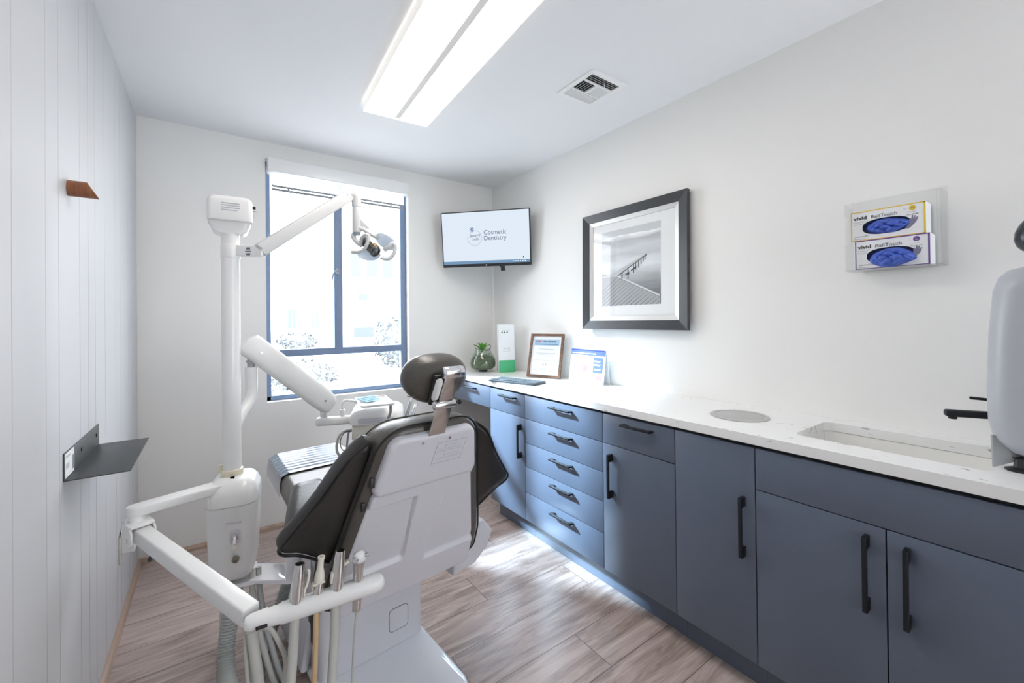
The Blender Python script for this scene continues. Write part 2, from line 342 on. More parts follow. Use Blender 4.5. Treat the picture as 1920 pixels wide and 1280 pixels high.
# ------------------------------------------------------------------ ceiling
def ceil_light():
    a=math.radians(-3.2); t=thing('ceiling_light','long white two lobed fluorescent ceiling light glowing above the chair','light',(.777,1.556,2.385),a)
    hw,hl=.173,.62
    m=M().bx((-hw+.01,-hl+.006,.045),(hw-.01,hl-.006,.0545)); part('housing',m,WPL,t,local=True)
    prof=[(-hw+.004,.046),(-hw+.004,.012)]
    k=14
    for i in range(2*k+1):
        u=-1+i/k; c=abs(u); prof.append((u*(hw-.006),.0085*abs((c-.5)*2)**2.5+(.006 if c<.02 else 0)))
    prof+=[(hw-.004,.012),(hw-.004,.046)]
    rings=[[(x,y,z) for x,z in prof] for y in (-hl+.008,hl-.008)]
    part('diffuser',M().loft(rings,True,True),DIFF,t,local=True)
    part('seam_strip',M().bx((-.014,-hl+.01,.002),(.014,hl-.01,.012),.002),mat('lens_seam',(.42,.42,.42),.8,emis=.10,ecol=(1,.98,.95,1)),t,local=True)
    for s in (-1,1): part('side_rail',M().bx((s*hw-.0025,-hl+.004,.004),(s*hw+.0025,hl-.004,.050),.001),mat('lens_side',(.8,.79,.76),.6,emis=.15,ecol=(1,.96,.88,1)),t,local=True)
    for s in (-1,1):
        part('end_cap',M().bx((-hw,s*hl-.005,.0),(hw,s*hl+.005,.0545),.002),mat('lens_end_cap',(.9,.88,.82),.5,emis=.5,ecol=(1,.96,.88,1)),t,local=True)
ceil_light()
def vent():
    t=thing('ceiling_vent','white louvered air register set in the ceiling','vent',(1.527,1.44,H-.012),0)
    hx,hy=.117,.125
    m=M().bx((-hx,-hy+.026,.004),(-hx+.024,hy-.026,.0118)).bx((hx-.024,-hy+.026,.004),(hx,hy-.026,.0118)).bx((-hx,-hy,.004),(hx,-hy+.026,.0118)).bx((-hx,hy-.026,.004),(hx,hy,.0118))
    m.bx((-hx+.02,-.048,.004),(hx-.02,-.040,.0116)); m.bx((-hx+.02,.036,.004),(hx-.02,.044,.0116)); m.bx((-.005,-.045,.004),(.005,.04,.0116))
    part('frame',m,WPL,t,local=True)
    part('duct_backing',M().bx((-hx+.02,-hy+.02,.0105),(hx-.02,hy-.02,.0118)),BLKPL,t,local=True)
    def slat(x0,y0,x1,y1,tilt,axis):
        a=Vector((x0,y0,.007)); b=Vector((x1,y1,.007)); n=Vector((0,0,1)); side=(b-a).normalized().cross(n)
        up=(n*math.cos(tilt)+side*math.sin(tilt)); mm=M().beam(a,b,.0008,.0085,0,up=up); part('slat',mm,WPL,t,local=True)
    for i in range(4): slat(-hx+.024,-.088+i*.012,hx-.024,-.088+i*.012,-.75,0)
    for i in range(4): slat(-hx+.024,.056+i*.0125,hx-.024,.056+i*.0125,.75,0)
    for i in range(6): slat(-.088+i*.015,-.04,-.088+i*.015,.036,.75,1); slat(.014+i*.015,-.04,.014+i*.015,.036,-.75,1)
    part('lever',M().tube([(.02,-.07,.006),(.025,-.068,-.006),(.03,-.066,-.012)],.0022),WPL,t,local=True)
vent()

# ------------------------------------------------------------------ left wall pieces
def peg():
    c=Vector((XL,1.71,1.692)); r=.0225; n=28; rings=[]
    for k in range(3):
        ring=[]
        for j in range(n):
            a=2*PI*j/n; y=math.cos(a)*r; z=math.sin(a)*r
            L=[0.0005,.03,.052-.013*(z/r)][k]
            ring.append(c+Vector((L,y,z)))
        rings.append(ring)
    solo('wall_peg',M().loft(rings),PEGW,'round reddish wooden coat peg with slanted end on white board wall','coat peg')
peg()
t=thing('wall_shelf','small bent dark steel shelf on the white board wall','shelf',(XL,1.86,.873))
part('back_plate',M().bx((XL+.0005,1.645,.871),(XL+.003,2.075,.947),.0004),GREYD,t)
part('shelf_plate',M().bx((XL+.003,1.645,.871),(XL+.138,2.075,.874),.0004),GREYD,t)
m=M(); yd,zd=V(0,1,0),V(0,0,1); m.bx((XL+.003,1.652,.876),(XL+.0036,1.742,.944),mat=PAPER)
m.bx((XL+.0036,1.725,.885),(XL+.0039,1.738,.925),mat=INK); m.bx((XL+.0036,1.66,.93),(XL+.0039,1.70,.936),mat=INKL); m.bx((XL+.0036,1.66,.90),(XL+.0039,1.69,.915),mat=INKL)
part('sticker',m,PAPER,t,label='white price sticker with barcode')
for y in (1.83,2.03): part('screw',M().cyl((XL+.003,y,.915),(XL+.005,y,.915),.006,seg=12),BLKPL,t)
t=thing('wall_outlet','white wall socket plate with plug-in adapter on board wall near floor','outlet',(XL,2.50,.26))
part('plate',M().bx((XL,2.462,.262),(XL+.006,2.545,.377),.002),CREAM2,t)
part('adapter',M().prism([(XL+.006,2.47,.30),(XL+.05,2.47,.30),(XL+.05,2.47,.375),(XL+.006,2.47,.40)],(0,.065,0),.006),WPL,t)
solo('loose_cable',M().tube([(XL+.01,2.985,.17),(XL+.035,2.97,.16),(XL+.055,2.965,.11),(XL+.06,2.975,.06),(XL+.05,2.99,.022)],.009,smooth=5),mat('blue_cable',(.09,.14,.19),.5),'short dark blue cable stub hanging in the room corner','cable')

# ------------------------------------------------------------------ right wall: cabinets
def handle(par,c,L,vertical,name='handle'):
    m=M(); x0=XF-.020-.030; c=Vector(c)
    if vertical:
        m.bx((x0,c.y-.006,c.z-L/2),(x0+.009,c.y+.006,c.z+L/2),.002)
        for s in (-1,1):
            za,zb=sorted((c.z+s*L/2,c.z+s*(L/2-.034))); m.bx((x0+.002,c.y-.006,za),(XF-.0175,c.y+.006,zb),.0015)
    else:
        m.bx((x0,c.y-L/2,c.z-.004),(x0+.013,c.y+L/2,c.z+.006),.002)
        for s in (-1,1):
            ya,yb=sorted((c.y+s*L/2,c.y+s*(L/2-.022))); m.bx((x0+.003,ya,c.z-.004),(XF-.0175,yb,c.z+.004),.0015)
    return part(name,m,BLACK,par)
XB=XR-.012
def cabinet(name,label,y0,y1,fronts,cat='cabinet'):
    t=thing(name,label,cat,((XF+XB)/2,(y0+y1)/2,0))
    cm=M()
    if name=='sink_cabinet':
        cm.bx((XF+.001,y0+.0005,.122),(XB,y1-.0005,.70)); cm.bx((XF+.001,y0+.0005,.70),(XF+.02,y1-.0005,CU-.001)); cm.bx((XF+.02,y0+.0005,.70),(XB,y0+.018,CU-.001)); cm.bx((XF+.02,y1-.018,.70),(XB,y1-.0005,CU-.001))
    else: cm.bx((XF+.001,y0+.0005,.122),(XB,y1-.0005,CU-.001))
    part('carcass',cm,GAPSHADE,t)
    part('plinth',M().bx((XF+.052,y0+.0005,0.001),(XF+.07,y1-.0005,.121)),SLATE,t)
    for kind,a,b,za,zb,hd in fronts:
        d=part(kind,M().bx((XF-.018,a+.0015,za+.0015),(XF,b-.0015,zb-.0015),.0012,seg=2),SLATE,t)
        if hd: handle(d,hd[0],hd[1],hd[2])
    return t
ZT=.856
YS=[2.346,1.968,1.362,.982,.679,.340,-.02]
t=thing('desk_drawer_unit','slate blue drawer hung under the counter end above the knee space','cabinet',(1.74,2.69,.717))
part('carcass',M().bx((XF+.001,YS[0]+.001,.720),(XB,YB-.012,CU-.001)),SLATE,t)
d=part('drawer',M().bx((XF-.018,YS[0]+.0015,.7185),(XF,YB-.012,ZT),.0012,seg=2),SLATE,t); handle(d,(0,2.612,.825),.176,False)
hy=[.856,.7175,.5765,.436,.286,.1205]
cabinet('base_cabinet','narrow slate cabinet with one drawer over one door beside the knee space',YS[1],YS[0],[('drawer',YS[1],YS[0],.7175,ZT,((0,2.13,.825),.162,False)),('door',YS[1],YS[0],.1205,.7175,((0,2.007,.577),.2,True))])
cabinet('drawer_stack','slate cabinet of five stacked drawers in the sunlight',YS[2],YS[1],[('drawer',YS[2],YS[1],hy[i+1],hy[i],((0,1.645,hy[i]-.031-(.0 if i else 0)),.16,False)) for i in range(5)])
cabinet('base_cabinet','slate cabinet with wide drawer over a door handled beside the drawer stack',YS[3],YS[2],[('drawer',YS[3],YS[2],.7175,ZT,((0,1.158,.825),.157,False)),('door',YS[3],YS[2],.1205,.7175,((0,1.308,.577),.2,True))])
cabinet('tall_door_cabinet','slate cabinet with a single full height door under the round counter lid',YS[4],YS[3],[('door',YS[4],YS[3],.1205,ZT,((0,.7175,.577),.205,True))])
sk=cabinet('sink_cabinet','slate sink cabinet with fixed panel above two doors',-.30,YS[4],[('front_panel',YS[6],YS[4],.7155,ZT,None),('door',YS[5],YS[4],.1205,.7155,((0,.381,.581),.209,True)),('door',YS[6],YS[5],.1205,.7155,((0,.296,.58),.21,True))])
part('filler_panel',M().bx((XF-.018,-.30,.122),(XF,YS[6]-.0015,ZT-.0015),.0012,seg=2),SLATE,sk)
# countertop with sink cut-out
SX0,SX1,SY0,SY1=1.603,1.893,.155,.602
def counter():
    m=M(); x0,x1,ya,yb=XC,XR-.001,-.31,YB-.001
    m.bx((x0,SY1,CU),(x1,yb,CT)); m.bx((x0,ya,CU),(x1,SY0,CT)); m.bx((x0,SY0,CU),(SX0,SY1,CT)); m.bx((SX1,SY0,CU),(x1,SY1,CT))
    # rounded corner fillets of the cut-out
    r=.03
    for cx,cy,sx,sy in ((SX0,SY0,1,1),(SX1,SY0,-1,1),(SX1,SY1,-1,-1),(SX0,SY1,1,-1)):
        pts=[(cx,cy,CU)]+[(cx+sx*(r-r*math.sin(PI/2*i/6)),cy+sy*(r-r*math.cos(PI/2*i/6)),CU) for i in range(7)]
        m.prism(pts,(0,0,CT-CU))
    return m
solo('countertop',counter(),QUARTZ,'long white quartz countertop with fine grey flecks over the slate cabinets','countertop')
def basin():
    t=thing('undermount_sink','white porcelain sink basin set under the countertop cut-out','sink',((SX0+SX1)/2,(SY0+SY1)/2,.72))
    cx,cy=(SX0+SX1)/2,(SY0+SY1)/2; W,D=SX1-SX0,SY1-SY0
    def rg(w,h,r,z): return [(cx+a,cy+b,z) for a,b in rrect(w,h,r,6)]
    rings=[rg(W+.03,D+.03,.045,CU-.0015),rg(W+.004,D+.004,.034,CU-.0015),rg(W-.004,D-.004,.034,CU-.02),rg(W-.02,D-.02,.04,.76),rg(W-.05,D-.05,.05,.742),rg(W-.14,D-.14,.05,.737),rg(.05,.05,.02,.735)]
    m=M().loft(rings,False,True); m.loft([rg(W+.03,D+.03,.045,CU-.0015),rg(W+.01,D+.01,.045,.75),rg(W-.06,D-.06,.05,.725)],False,True)
    part('basin',m,PORC,t); part('drain',M().cyl((cx,cy,.7352),(cx,cy,.738),.022,bev=.001),CHROME,t)
basin()
t=thing('faucet','black faucet with flat spout reaching over the sink','faucet',(1.93,.10,CT))
m=M().cyl((1.878,.10,CT+.0005),(1.878,.10,1.018),.02,bev=.002); part('body',m,BLACK,t)
part('spout',M().beam((1.878,.09,1.008),(1.795,.268,1.006),.028,.02,.006).cyl((1.80,.252,.990),(1.80,.252,.998),.010,seg=14),BLACK,t)
m=M().beam((1.878,.10,1.045),(1.84,.222,1.052),.012,.008,.003); m.cyl((1.878,.10,1.018),(1.878,.10,1.048),.015,bev=.002); part('lever',m,BLACK,t)
t=thing('waste_chute_lid','round grey metal lid set into the countertop','lid',(1.733,.845,CT))
part('rim',M().lathe([(.088,0.0003),(.108,.0003),(.1085,.0015),(.106,.0032),(.09,.0034),(.088,.002)],(1.733,.845,CT),seg=48,caps=False),GREY6,t)
part('lid',M().cyl((1.733,.845,CT+.0005),(1.733,.845,CT+.0026),.087,seg=48,bev=.0008),GREY6,t)

# ------------------------------------------------------------------ things on the counter
def terrarium():
    c=Vector((1.722,2.800,CT)); t=thing('glass_terrarium','round glass terrarium of moss and leafy plant in the counter corner','terrarium',c)
    GL=glassy('greenish_glass',(.80,.88,.82),gloss=.09,rough=.03)
    def pr(z):
        pts=[(0.03,.012),(.07,.016),(.092,.03),(.102,.06),(.098,.095),(.082,.125),(.065,.15),(.06,.18)]
        return pts
    m=M().lathe([(r,z) for r,z in pr(0)],c,seg=40,caps=False)
    part('bowl',m,GL,t)
    part('foot',M().lathe([(.036,.0005),(.036,.005),(.028,.011),(.028,.012)],c,seg=30),mat('smoky_foot',(.06,.07,.09),.2),t)
    MOSS=leaf_mat('moss',(.10,.12,.055),0); MOSSL=mat('pale_moss',(.26,.33,.16),.6,noise=.4,nscale=50); m0=None; m=M()
    rnd=random.Random(3)
    m.lathe([(.02,.0145),(.066,.02),(.089,.034),(.096,.06),(.091,.09),(.074,.112),(.04,.125),(.001,.128)],c,30 and (0,0,1),30,MOSS)
    for i in range(420):
        a=rnd.uniform(0,2*PI); z=rnd.uniform(.03,.135); r=(.097 if z<.09 else .097-(z-.09)*.85)*rnd.uniform(.93,.995)
        p=c+V(math.cos(a)*r,math.sin(a)*r,z); d=V(rnd.uniform(-1,1),rnd.uniform(-1,1),rnd.uniform(-.4,1)).normalized(); e=d.cross(V(0,0,1)).normalized()*.007; L=d*.015
        q=[p-e,p+L*.5-e*.2+V(0,0,.001),p+L,p+e]
        q=[x if (x-c).xy.length<r*1.0+.001 else c+V(x.x-c.x,x.y-c.y,0)*(r/(x-c).xy.length)+V(0,0,x.z-c.z) for x in q]
        m.add(q,[(0,1,2,3)],MOSSL if i%5<2 else MOSS)
    mm=part('moss',m,MOSS,t,kind='stuff')
    LEAF=mat('fresh_leaf',(.10,.33,.035),.35,noise=.35,nscale=40); m=M()
    for i in range(16):
        a=2.4*i; tilt=.35+.5*(i%5)/5; L=.085+.03*((i*7)%5)/5
        base=c+V(-.012,-.012,.135); d=V(math.cos(a)*math.sin(tilt),math.sin(a)*math.sin(tilt),math.cos(tilt)); sd=d.cross(V(0,0,1)).normalized(); nn=sd.cross(d)
        st=[base+d*L*f+nn*(.012*math.sin(PI*f)) for f in (0,.3,.6,.85,1)]; wd=[.003,.009,.011,.007,.0005]
        vs=[]; 
        for p,w_ in zip(st,wd): vs+=[p-sd*w_+nn*.002,p-nn*.001,p+sd*w_+nn*.002]
        fs=[]
        for k in range(4):
            fs+=[(3*k,3*k+1,3*k+4,3*k+3),(3*k+1,3*k+2,3*k+5,3*k+4)]
        m.add(vs,fs)
    part('leaves',m,LEAF,t)
    wr=BLKPL
    part('handle',M().ring([c+V(.062*math.cos(a)+.0,.062*math.sin(a),.185+.018*math.cos(2*a)) for a in [2*PI*i/40 for i in range(40)]],.0022,8),mat('dark_wire',(.03,.028,.025),.3),t)
terrarium()
def carton():
    a=Vector((1.772,2.650,CT)); fd=Vector((.116,-.052,0)).normalized(); bd=Vector((-fd.y,fd.x,0)); W,D,Hh=.122,.082,.366
    if bd.y<0: bd=-bd
    t=thing('product_carton','tall white carton with green base printed Smile beside the glass terrarium','carton',a)
    P=lambda u,d,z:a+fd*u+bd*d+V(0,0,z)
    m=M().prism([P(0,0,.001),P(W,0,.001),P(W,D,.001),P(0,D,.001)],(0,0,Hh-.001),mat=CARD)
    e=.0006; zz=V(0,0,1)
    m.add([P(0,-e,.001),P(W,-e,.001),P(W,-e,.092),P(0,-e,.092)],[(0,1,2,3)],CGREEN)
    m.add([P(W+e,0,.001),P(W+e,D,.001),P(W+e,0,.092)],[(0,1,2)],CGREEND)
    m.text('Smile',.026,P(W*.5,-e,.175),fd,zz,INKL,'CENTER')
    for i in range(3): m.lathe([(.0001,0),(.0062,0)],P(.026+i*.020,-e,.305),-bd,16,CGREEND,False)
    m.add([P(.024,-e,.32),P(.09,-e,.32),P(.09,-e,.322),P(.024,-e,.322)],[(0,1,2,3)],INKL)
    m.add([P(.03,-e,.160),P(.09,-e,.160),P(.09,-e,.162),P(.03,-e,.162)],[(0,1,2,3)],INKL)
    m.tube([P(W+e,.01,.13),P(W+e,.03,.19),P(W+e,.022,.21),P(W+e,.045,.26),P(W+e,.05,.22),P(W+e,.065,.265)],.0014,6,INK,4)
    part('box',m,CARD,t)
carton()
def keyboard():
    a,b=Vector((1.525,2.338,CT)),Vector((1.638,1.992,CT)); xd=(b-a).normalized(); yd=Vector((-xd.y,xd.x,0)); L=(b-a).length
    t=thing('keyboard','slim grey wireless keyboard with touchpad on the white countertop','keyboard',(a+b)/2)
    T=Matrix.Translation((a+b)/2)@Matrix((xd,yd,V(0,0,1))).transposed().to_4x4()
    hw=L/2; part('base',M().prism([T@Vector((x,y,.0008)) for x,y in rrect(L,.142,.014)],(0,0,.0125),.003),KEYG,t)
    m=M()
    for r in range(5):
        n=13
        for i in range(n):
            x=-hw+.012+i*.0188+(r%2)*.004; y=.052-r*.0235
            if r==4 and 3<=i<=8: continue
            m.bx((x,y-.010,.013),(x+.0165,y+.009,.0165),.0012,T=T,seg=1)
    m.bx((-hw+.073,.052-4*.0235-.010,.013),(-hw+.177,.052-4*.0235+.009,.0165),.0012,T=T,seg=1)
    part('keys',m,KEYC,t); part('touchpad',M().bx((hw-.112,-.052,.013),(hw-.010,.058,.0142),.0006,T=T,seg=1),mat('touchpad_grey',(.10,.11,.125),.45),t)
keyboard()
def leaning(a,b,back,Hh):
    """frame axes for a sheet leaning back: returns function(u,v,n)"""
    a,b=Vector(a),Vector(b); xd=(b-a).normalized(); bk=Vector((-xd.y,xd.x,0)); bk=bk if bk.x>0 else -bk
    yd=(V(0,0,1)*Hh+bk*back).normalized(); nd=xd.cross(yd).normalized()
    if nd.x>0: nd=-nd
    return (lambda u,v,n: a+xd*u+yd*v+nd*n),xd,yd,nd
def certificate():
    P,xd,yd,nd=leaning((1.797,2.330,CT+.001),(1.888,2.080,CT+.001),.072,.295); W,Hh,fw=.262,.305,.0165
    t=thing('certificate_frame','walnut framed notice about new patients leaning behind the keyboard','picture frame',P(W/2,0,0))
    m=M()
    for q in ([(0,0),(W,0),(W-fw,fw),(fw,fw)],[(W,0),(W,Hh),(W-fw,Hh-fw),(W-fw,fw)],[(W,Hh),(0,Hh),(fw,Hh-fw),(W-fw,Hh-fw)],[(0,Hh),(0,0),(fw,fw),(fw,Hh-fw)]):
        m.prism([P(x,y,0) for x,y in q],nd*.014)
    part('frame',m,WALNUT,t)
    m=M(); m.prism([P(x,y,.001) for x,y in ((fw-.003,fw-.003),(W-fw+.003,fw-.003),(W-fw+.003,Hh-fw+.003),(fw-.003,Hh-fw+.003))],nd*.004,mat=PAPER)
    e=.0056
    def rc(x0,y0,x1,y1,mt,n=e): m.add([P(x0,y0,n),P(x1,y0,n),P(x1,y1,n),P(x0,y1,n)],[(0,1,2,3)],mt)
    rc(.031,.222,.229,.265,LBLUE)
    m.text('We',.019,P(.038,.245,e+.0004),xd,yd,NAVY,bold=.0004); m.text('New Patients',.019,P(.096,.245,e+.0004),xd,yd,NAVY,bold=.0004,sx=1.02)
    for sx in (-1,1): m.lathe([(.0001,0),(.0052,0)],P(.078+sx*.0045,.2555,e+.0004),nd,14,RED,False)
    m.add([P(.0685,.2535,e+.0005),P(.078,.241,e+.0005),P(.0875,.2535,e+.0005),P(.078,.257,e+.0005)],[(0,1,2,3)],RED)
    rc(.038,.229,.222,.233,NAVY,e+.0004)
    for y,x0,x1,mt in ((.197,.07,.195,INK),(.19,.09,.17,INKL),(.168,.058,.205,INK),(.158,.075,.19,INKL),(.15,.08,.18,INKL),(.127,.10,.16,INKL),(.118,.045,.215,INKL),(.062,.075,.185,INKL),(.05,.04,.22,INKL)):
        rc(x0,y,x1,y+.0016,mt)
    for x in (.115,.135): rc(x,.085,x+.008,.093,INK)
    rc(.112,.078,.148,.0795,INKL)
    part('notice',m,PAPER,t); part('glass',M().add([P(fw,fw,.0085),P(W-fw,fw,.0085),P(W-fw,Hh-fw,.0085),P(fw,Hh-fw,.0085)],[(0,1,2,3)]),PICGL,t)
certificate()
def calendar():
    P,xd,yd,nd=leaning((1.893,2.008,CT+.001),(1.897,1.716,CT+.001),.030,.207); W,Hh=.292,.207
    t=thing('desk_flip_chart','spiral bound flip chart of tooth diagrams standing against the wall','flip chart',P(W/2,0,0))
    m=M(); m.prism([P(0,0,0),P(W,0,0),P(W,Hh,0),P(0,Hh,0)],nd*.003,mat=PAPER); e=.0034
    def rc(x0,y0,x1,y1,mt,n=e): m.add([P(x0,y0,n),P(x1,y0,n),P(x1,y1,n),P(x0,y1,n)],[(0,1,2,3)],mt)
    rc(0,.172,W,Hh,BLUEP); rc(.012,.181,.215,.186,CARD,e+.0003)
    rc(.115,.067,.20,.162,LBLUE); rc(.20,.067,.278,.162,BLUEP); rc(.115,.067,.155,.108,RED,e+.0003)
    def poly(pts,mt,n): m.add([P(x,y,n) for x,y in pts],[tuple(range(len(pts)))],mt)
    poly([(.152,.07),(.158,.125),(.163,.15),(.178,.155),(.193,.148),(.197,.12),(.196,.07)],CARD,e+.0006)
    poly([(.165,.08),(.172,.125),(.185,.135),(.19,.12),(.182,.085)],PINK,e+.0009); poly([(.172,.128),(.18,.142),(.193,.14),(.188,.13)],RED,e+.0009)
    for y in (.140,.118,.09): rc(.208,y,.262,y+.003,CARD,e+.0003); rc(.208,y-.006,.25,y-.004,CARD,e+.0003)
    rc(.115,.022,.20,.054,GREENP); rc(.20,.022,.23,.054,ORANGE); rc(.23,.022,.278,.05,RED)
    for i,y in enumerate((.155,.145,.12,.112,.09,.082,.06,.05)): rc(.012,y,.07+.02*(i%3),y+.0013,INKL)
    part('page',m,PAPER,t)
    bk=Vector((nd.x,nd.y,0)).normalized()*-1
    part('stand_back',M().prism([P(0,Hh-.004,-.002),P(W,Hh-.004,-.002),P(W,0,-.002)+bk*.058-V(0,0,0),P(0,0,-.002)+bk*.058],nd*-.0015),CARD,t)
    for i in range(30):
        c=P(.008+i*(W-.016)/29,Hh-.003,.0)
        part('spiral_ring',M().ring([c+yd*(.0055*math.sin(a))+nd*(.005*math.cos(a)) for a in [2*PI*k/10 for k in range(10)]],.0009,5),NAVY,t)
calendar()
# ------------------------------------------------------------------ wall picture
def picture():
    ya,yb,z0,z1=1.915,1.187,1.238,1.952
    P,xd,yd,nd=leaning((XR-.026,ya,z0),(XR-.026,yb,z0),.012,z1-z0); W=ya-yb; Hh=z1-z0; fw=.052; lw=.024
    t=thing('framed_picture','large black framed photograph of a pier hanging above the counter','picture',(XR,(ya+yb)/2,z0))
    m=M()
    def mitre(x0,y0,x1,y1,w_,n0,n1,n2):
        for q in (((x0,y0),(x1,y0),(x1-w_,y0+w_),(x0+w_,y0+w_)),((x1,y0),(x1,y1),(x1-w_,y1-w_),(x1-w_,y0+w_)),((x1,y1),(x0,y1),(x0+w_,y1-w_),(x1-w_,y1-w_)),((x0,y1),(x0,y0),(x0+w_,y0+w_),(x0+w_,y1-w_))):
            A=[P(q[0][0],q[0][1],n1),P(q[1][0],q[1][1],n1),P(q[2][0],q[2][1],n2),P(q[3][0],q[3][1],n2)]; B=[P(x,y,n0) for x,y in q]
            m.add(A+B,[(0,1,2,3),(7,6,5,4),(0,4,5,1),(1,5,6,2),(2,6,7,3),(3,7,4,0)])
    mitre(0,0,W,Hh,fw,0,.024,.016); part('frame',m,FRAMEK,t)
    m=M(); mitre(fw,fw,W-fw,Hh-fw,lw,0,.014,.008); part('liner',m,SILVER,t)
    a=fw+lw; e0=.004; m=M().prism([P(a-.002,a-.002,0),P(W-a+.002,a-.002,0),P(W-a+.002,Hh-a+.002,0),P(a-.002,Hh-a+.002,0)],nd*e0,mat=MATB); part('mat_board',m,MATB,t)
    # printed photograph: a long plank pier over still water
    px0,py0,px1,py1=.148,.140,W-.165,Hh-.125
    gm=mat('printed_sky_and_water',(.5,.5,.5),.5); nt=gm.node_tree; N=nt.nodes; L=nt.links.new; bs=N['Principled BSDF']
    tc=N.new('ShaderNodeTexCoord'); sp=N.new('ShaderNodeSeparateXYZ'); L(tc.outputs['Object'],sp.inputs[0])
    cr=N.new('ShaderNodeValToRGB'); mr=N.new('ShaderNodeMapRange'); mr.inputs['From Min'].default_value=py0; mr.inputs['From Max'].default_value=py1; L(sp.outputs['Z'],mr.inputs['Value'])
    ns=N.new('ShaderNodeTexNoise'); ns.inputs['Scale'].default_value=4; mp=N.new('ShaderNodeMapping'); mp.inputs['Scale'].default_value=(1,1.2,7); L(tc.outputs['Object'],mp.inputs[0]); L(mp.outputs[0],ns.inputs['Vector'])
    ad=N.new('ShaderNodeMath'); ad.operation='MULTIPLY_ADD'; ad.inputs[1].default_value=.16; L(ns.outputs['Fac'],ad.inputs[0]); L(mr.outputs[0],ad.inputs[2])
    for p_,c in ((.0,.13),(.28,.20),(.46,.48),(.58,.78),(.66,.74),(.73,.58),(.82,.68),(.92,.50),(1.0,.62)):
        el=cr.color_ramp.elements.new(p_); el.color=(c*.93,c*.97,c,1)
    cr.color_ramp.elements.remove(cr.color_ramp.elements[0]); L(ad.outputs[0],cr.inputs[0]); L(cr.outputs[0],bs.inputs['Base Color'])
    m=M(); e=e0+.0006; w_=px1-px0; h_=py1-py0
    Q=lambda u,v,n=e: P(px0+u*w_,py0+v*h_,n)
    def poly(pts,mt,n=e): m.add([Q(x,y,n) for x,y in pts],[tuple(range(len(pts)))],mt)
    poly([(0,0),(1,0),(1,1),(0,1)],gm)
    g=lambda c,n: mat('print_grey_'+n,(c*.95,c*.98,c),.55)
    GL_,GM_,GD_,GK_=g(.40,'deck'),g(.11,'line'),g(.10,'dark'),g(.03,'post')
    poly([(0,0),(.99,0),(.99,.02),(.985,.09),(.27,.385),(0,.44)],GL_,e+.0004)              # near deck
    for i in range(17):                                                              # plank joints
        x=-.35+i*.085; p=[(x,-.0),(x+.008,0),(x+.43+.006,.36-.0),(x+.43,.36)]
        def clip(u,v): return u,v
        a0=(x,0.0); d_=(.62,.36)
        pts=[]
        for s in (0,1):
            pts.append((a0[0],a0[1]) if s==0 else (a0[0]+d_[0],a0[1]+d_[1]))
        # cut at the deck edge line through (.985,.09)-(.27,.385)
        def edge(u): return .385+(u-.27)*(.09-.385)/(.985-.27)
        t1=1.0
        for k in range(60):
            f=k/59; u=a0[0]+d_[0]*f; v=d_[1]*f
            if v>edge(u)-.01 or u>.98: t1=max(0,(k-1)/59); break
        t0=max(0,-a0[0]/d_[0])
        if t1<=t0: continue
        b0=(a0[0]+d_[0]*t0,d_[1]*t0); b1=(a0[0]+d_[0]*t1,d_[1]*t1)
        poly([b0,(b0[0]+.016,b0[1]),(b1[0]+.007,b1[1]),b1],GM_,e+.0007)
    poly([(.985,.09),(.985,.115),(.285,.40),(.27,.385)],g(.66,'rail'),e+.0008)
    poly([(.985,.085),(.985,.09),(.27,.385),(.27,.378)],GD_,e+.0008)
    poly([(.27,.385),(.285,.40),(.79,.625),(.775,.63),(.20,.43),(0,.40),(0,.385)],g(.55,'far_deck'),e+.0005)
    poly([(.285,.395),(.79,.625),(.79,.61),(.30,.385)],GD_,e+.0008)
    for u,h in ((.365,.075),(.47,.13),(.565,.11),(.60,.085),(.65,.085),(.69,.065),(.725,.05),(.755,.04)):
        vt=.395+(u-.285)*.455-.01; wd=.02*(1-.8*(u-.3)); poly([(u,vt-h),(u+wd,vt-h),(u+wd,vt),(u,vt)],GK_,e+.0009)
    poly([(.43,.40),(.50,.43),(.50,.395),(.40,.39)],GK_,e+.0009); poly([(.53,.45),(.62,.49),(.62,.465),(.52,.43)],GK_,e+.0009)
    o=part('print',m,gm,t)
    part('glass',M().add([P(a,a,.0072),P(W-a,a,.0072),P(W-a,Hh-a,.0072),P(a,Hh-a,.0072)],[(0,1,2,3)]),PICGL,t)
picture()
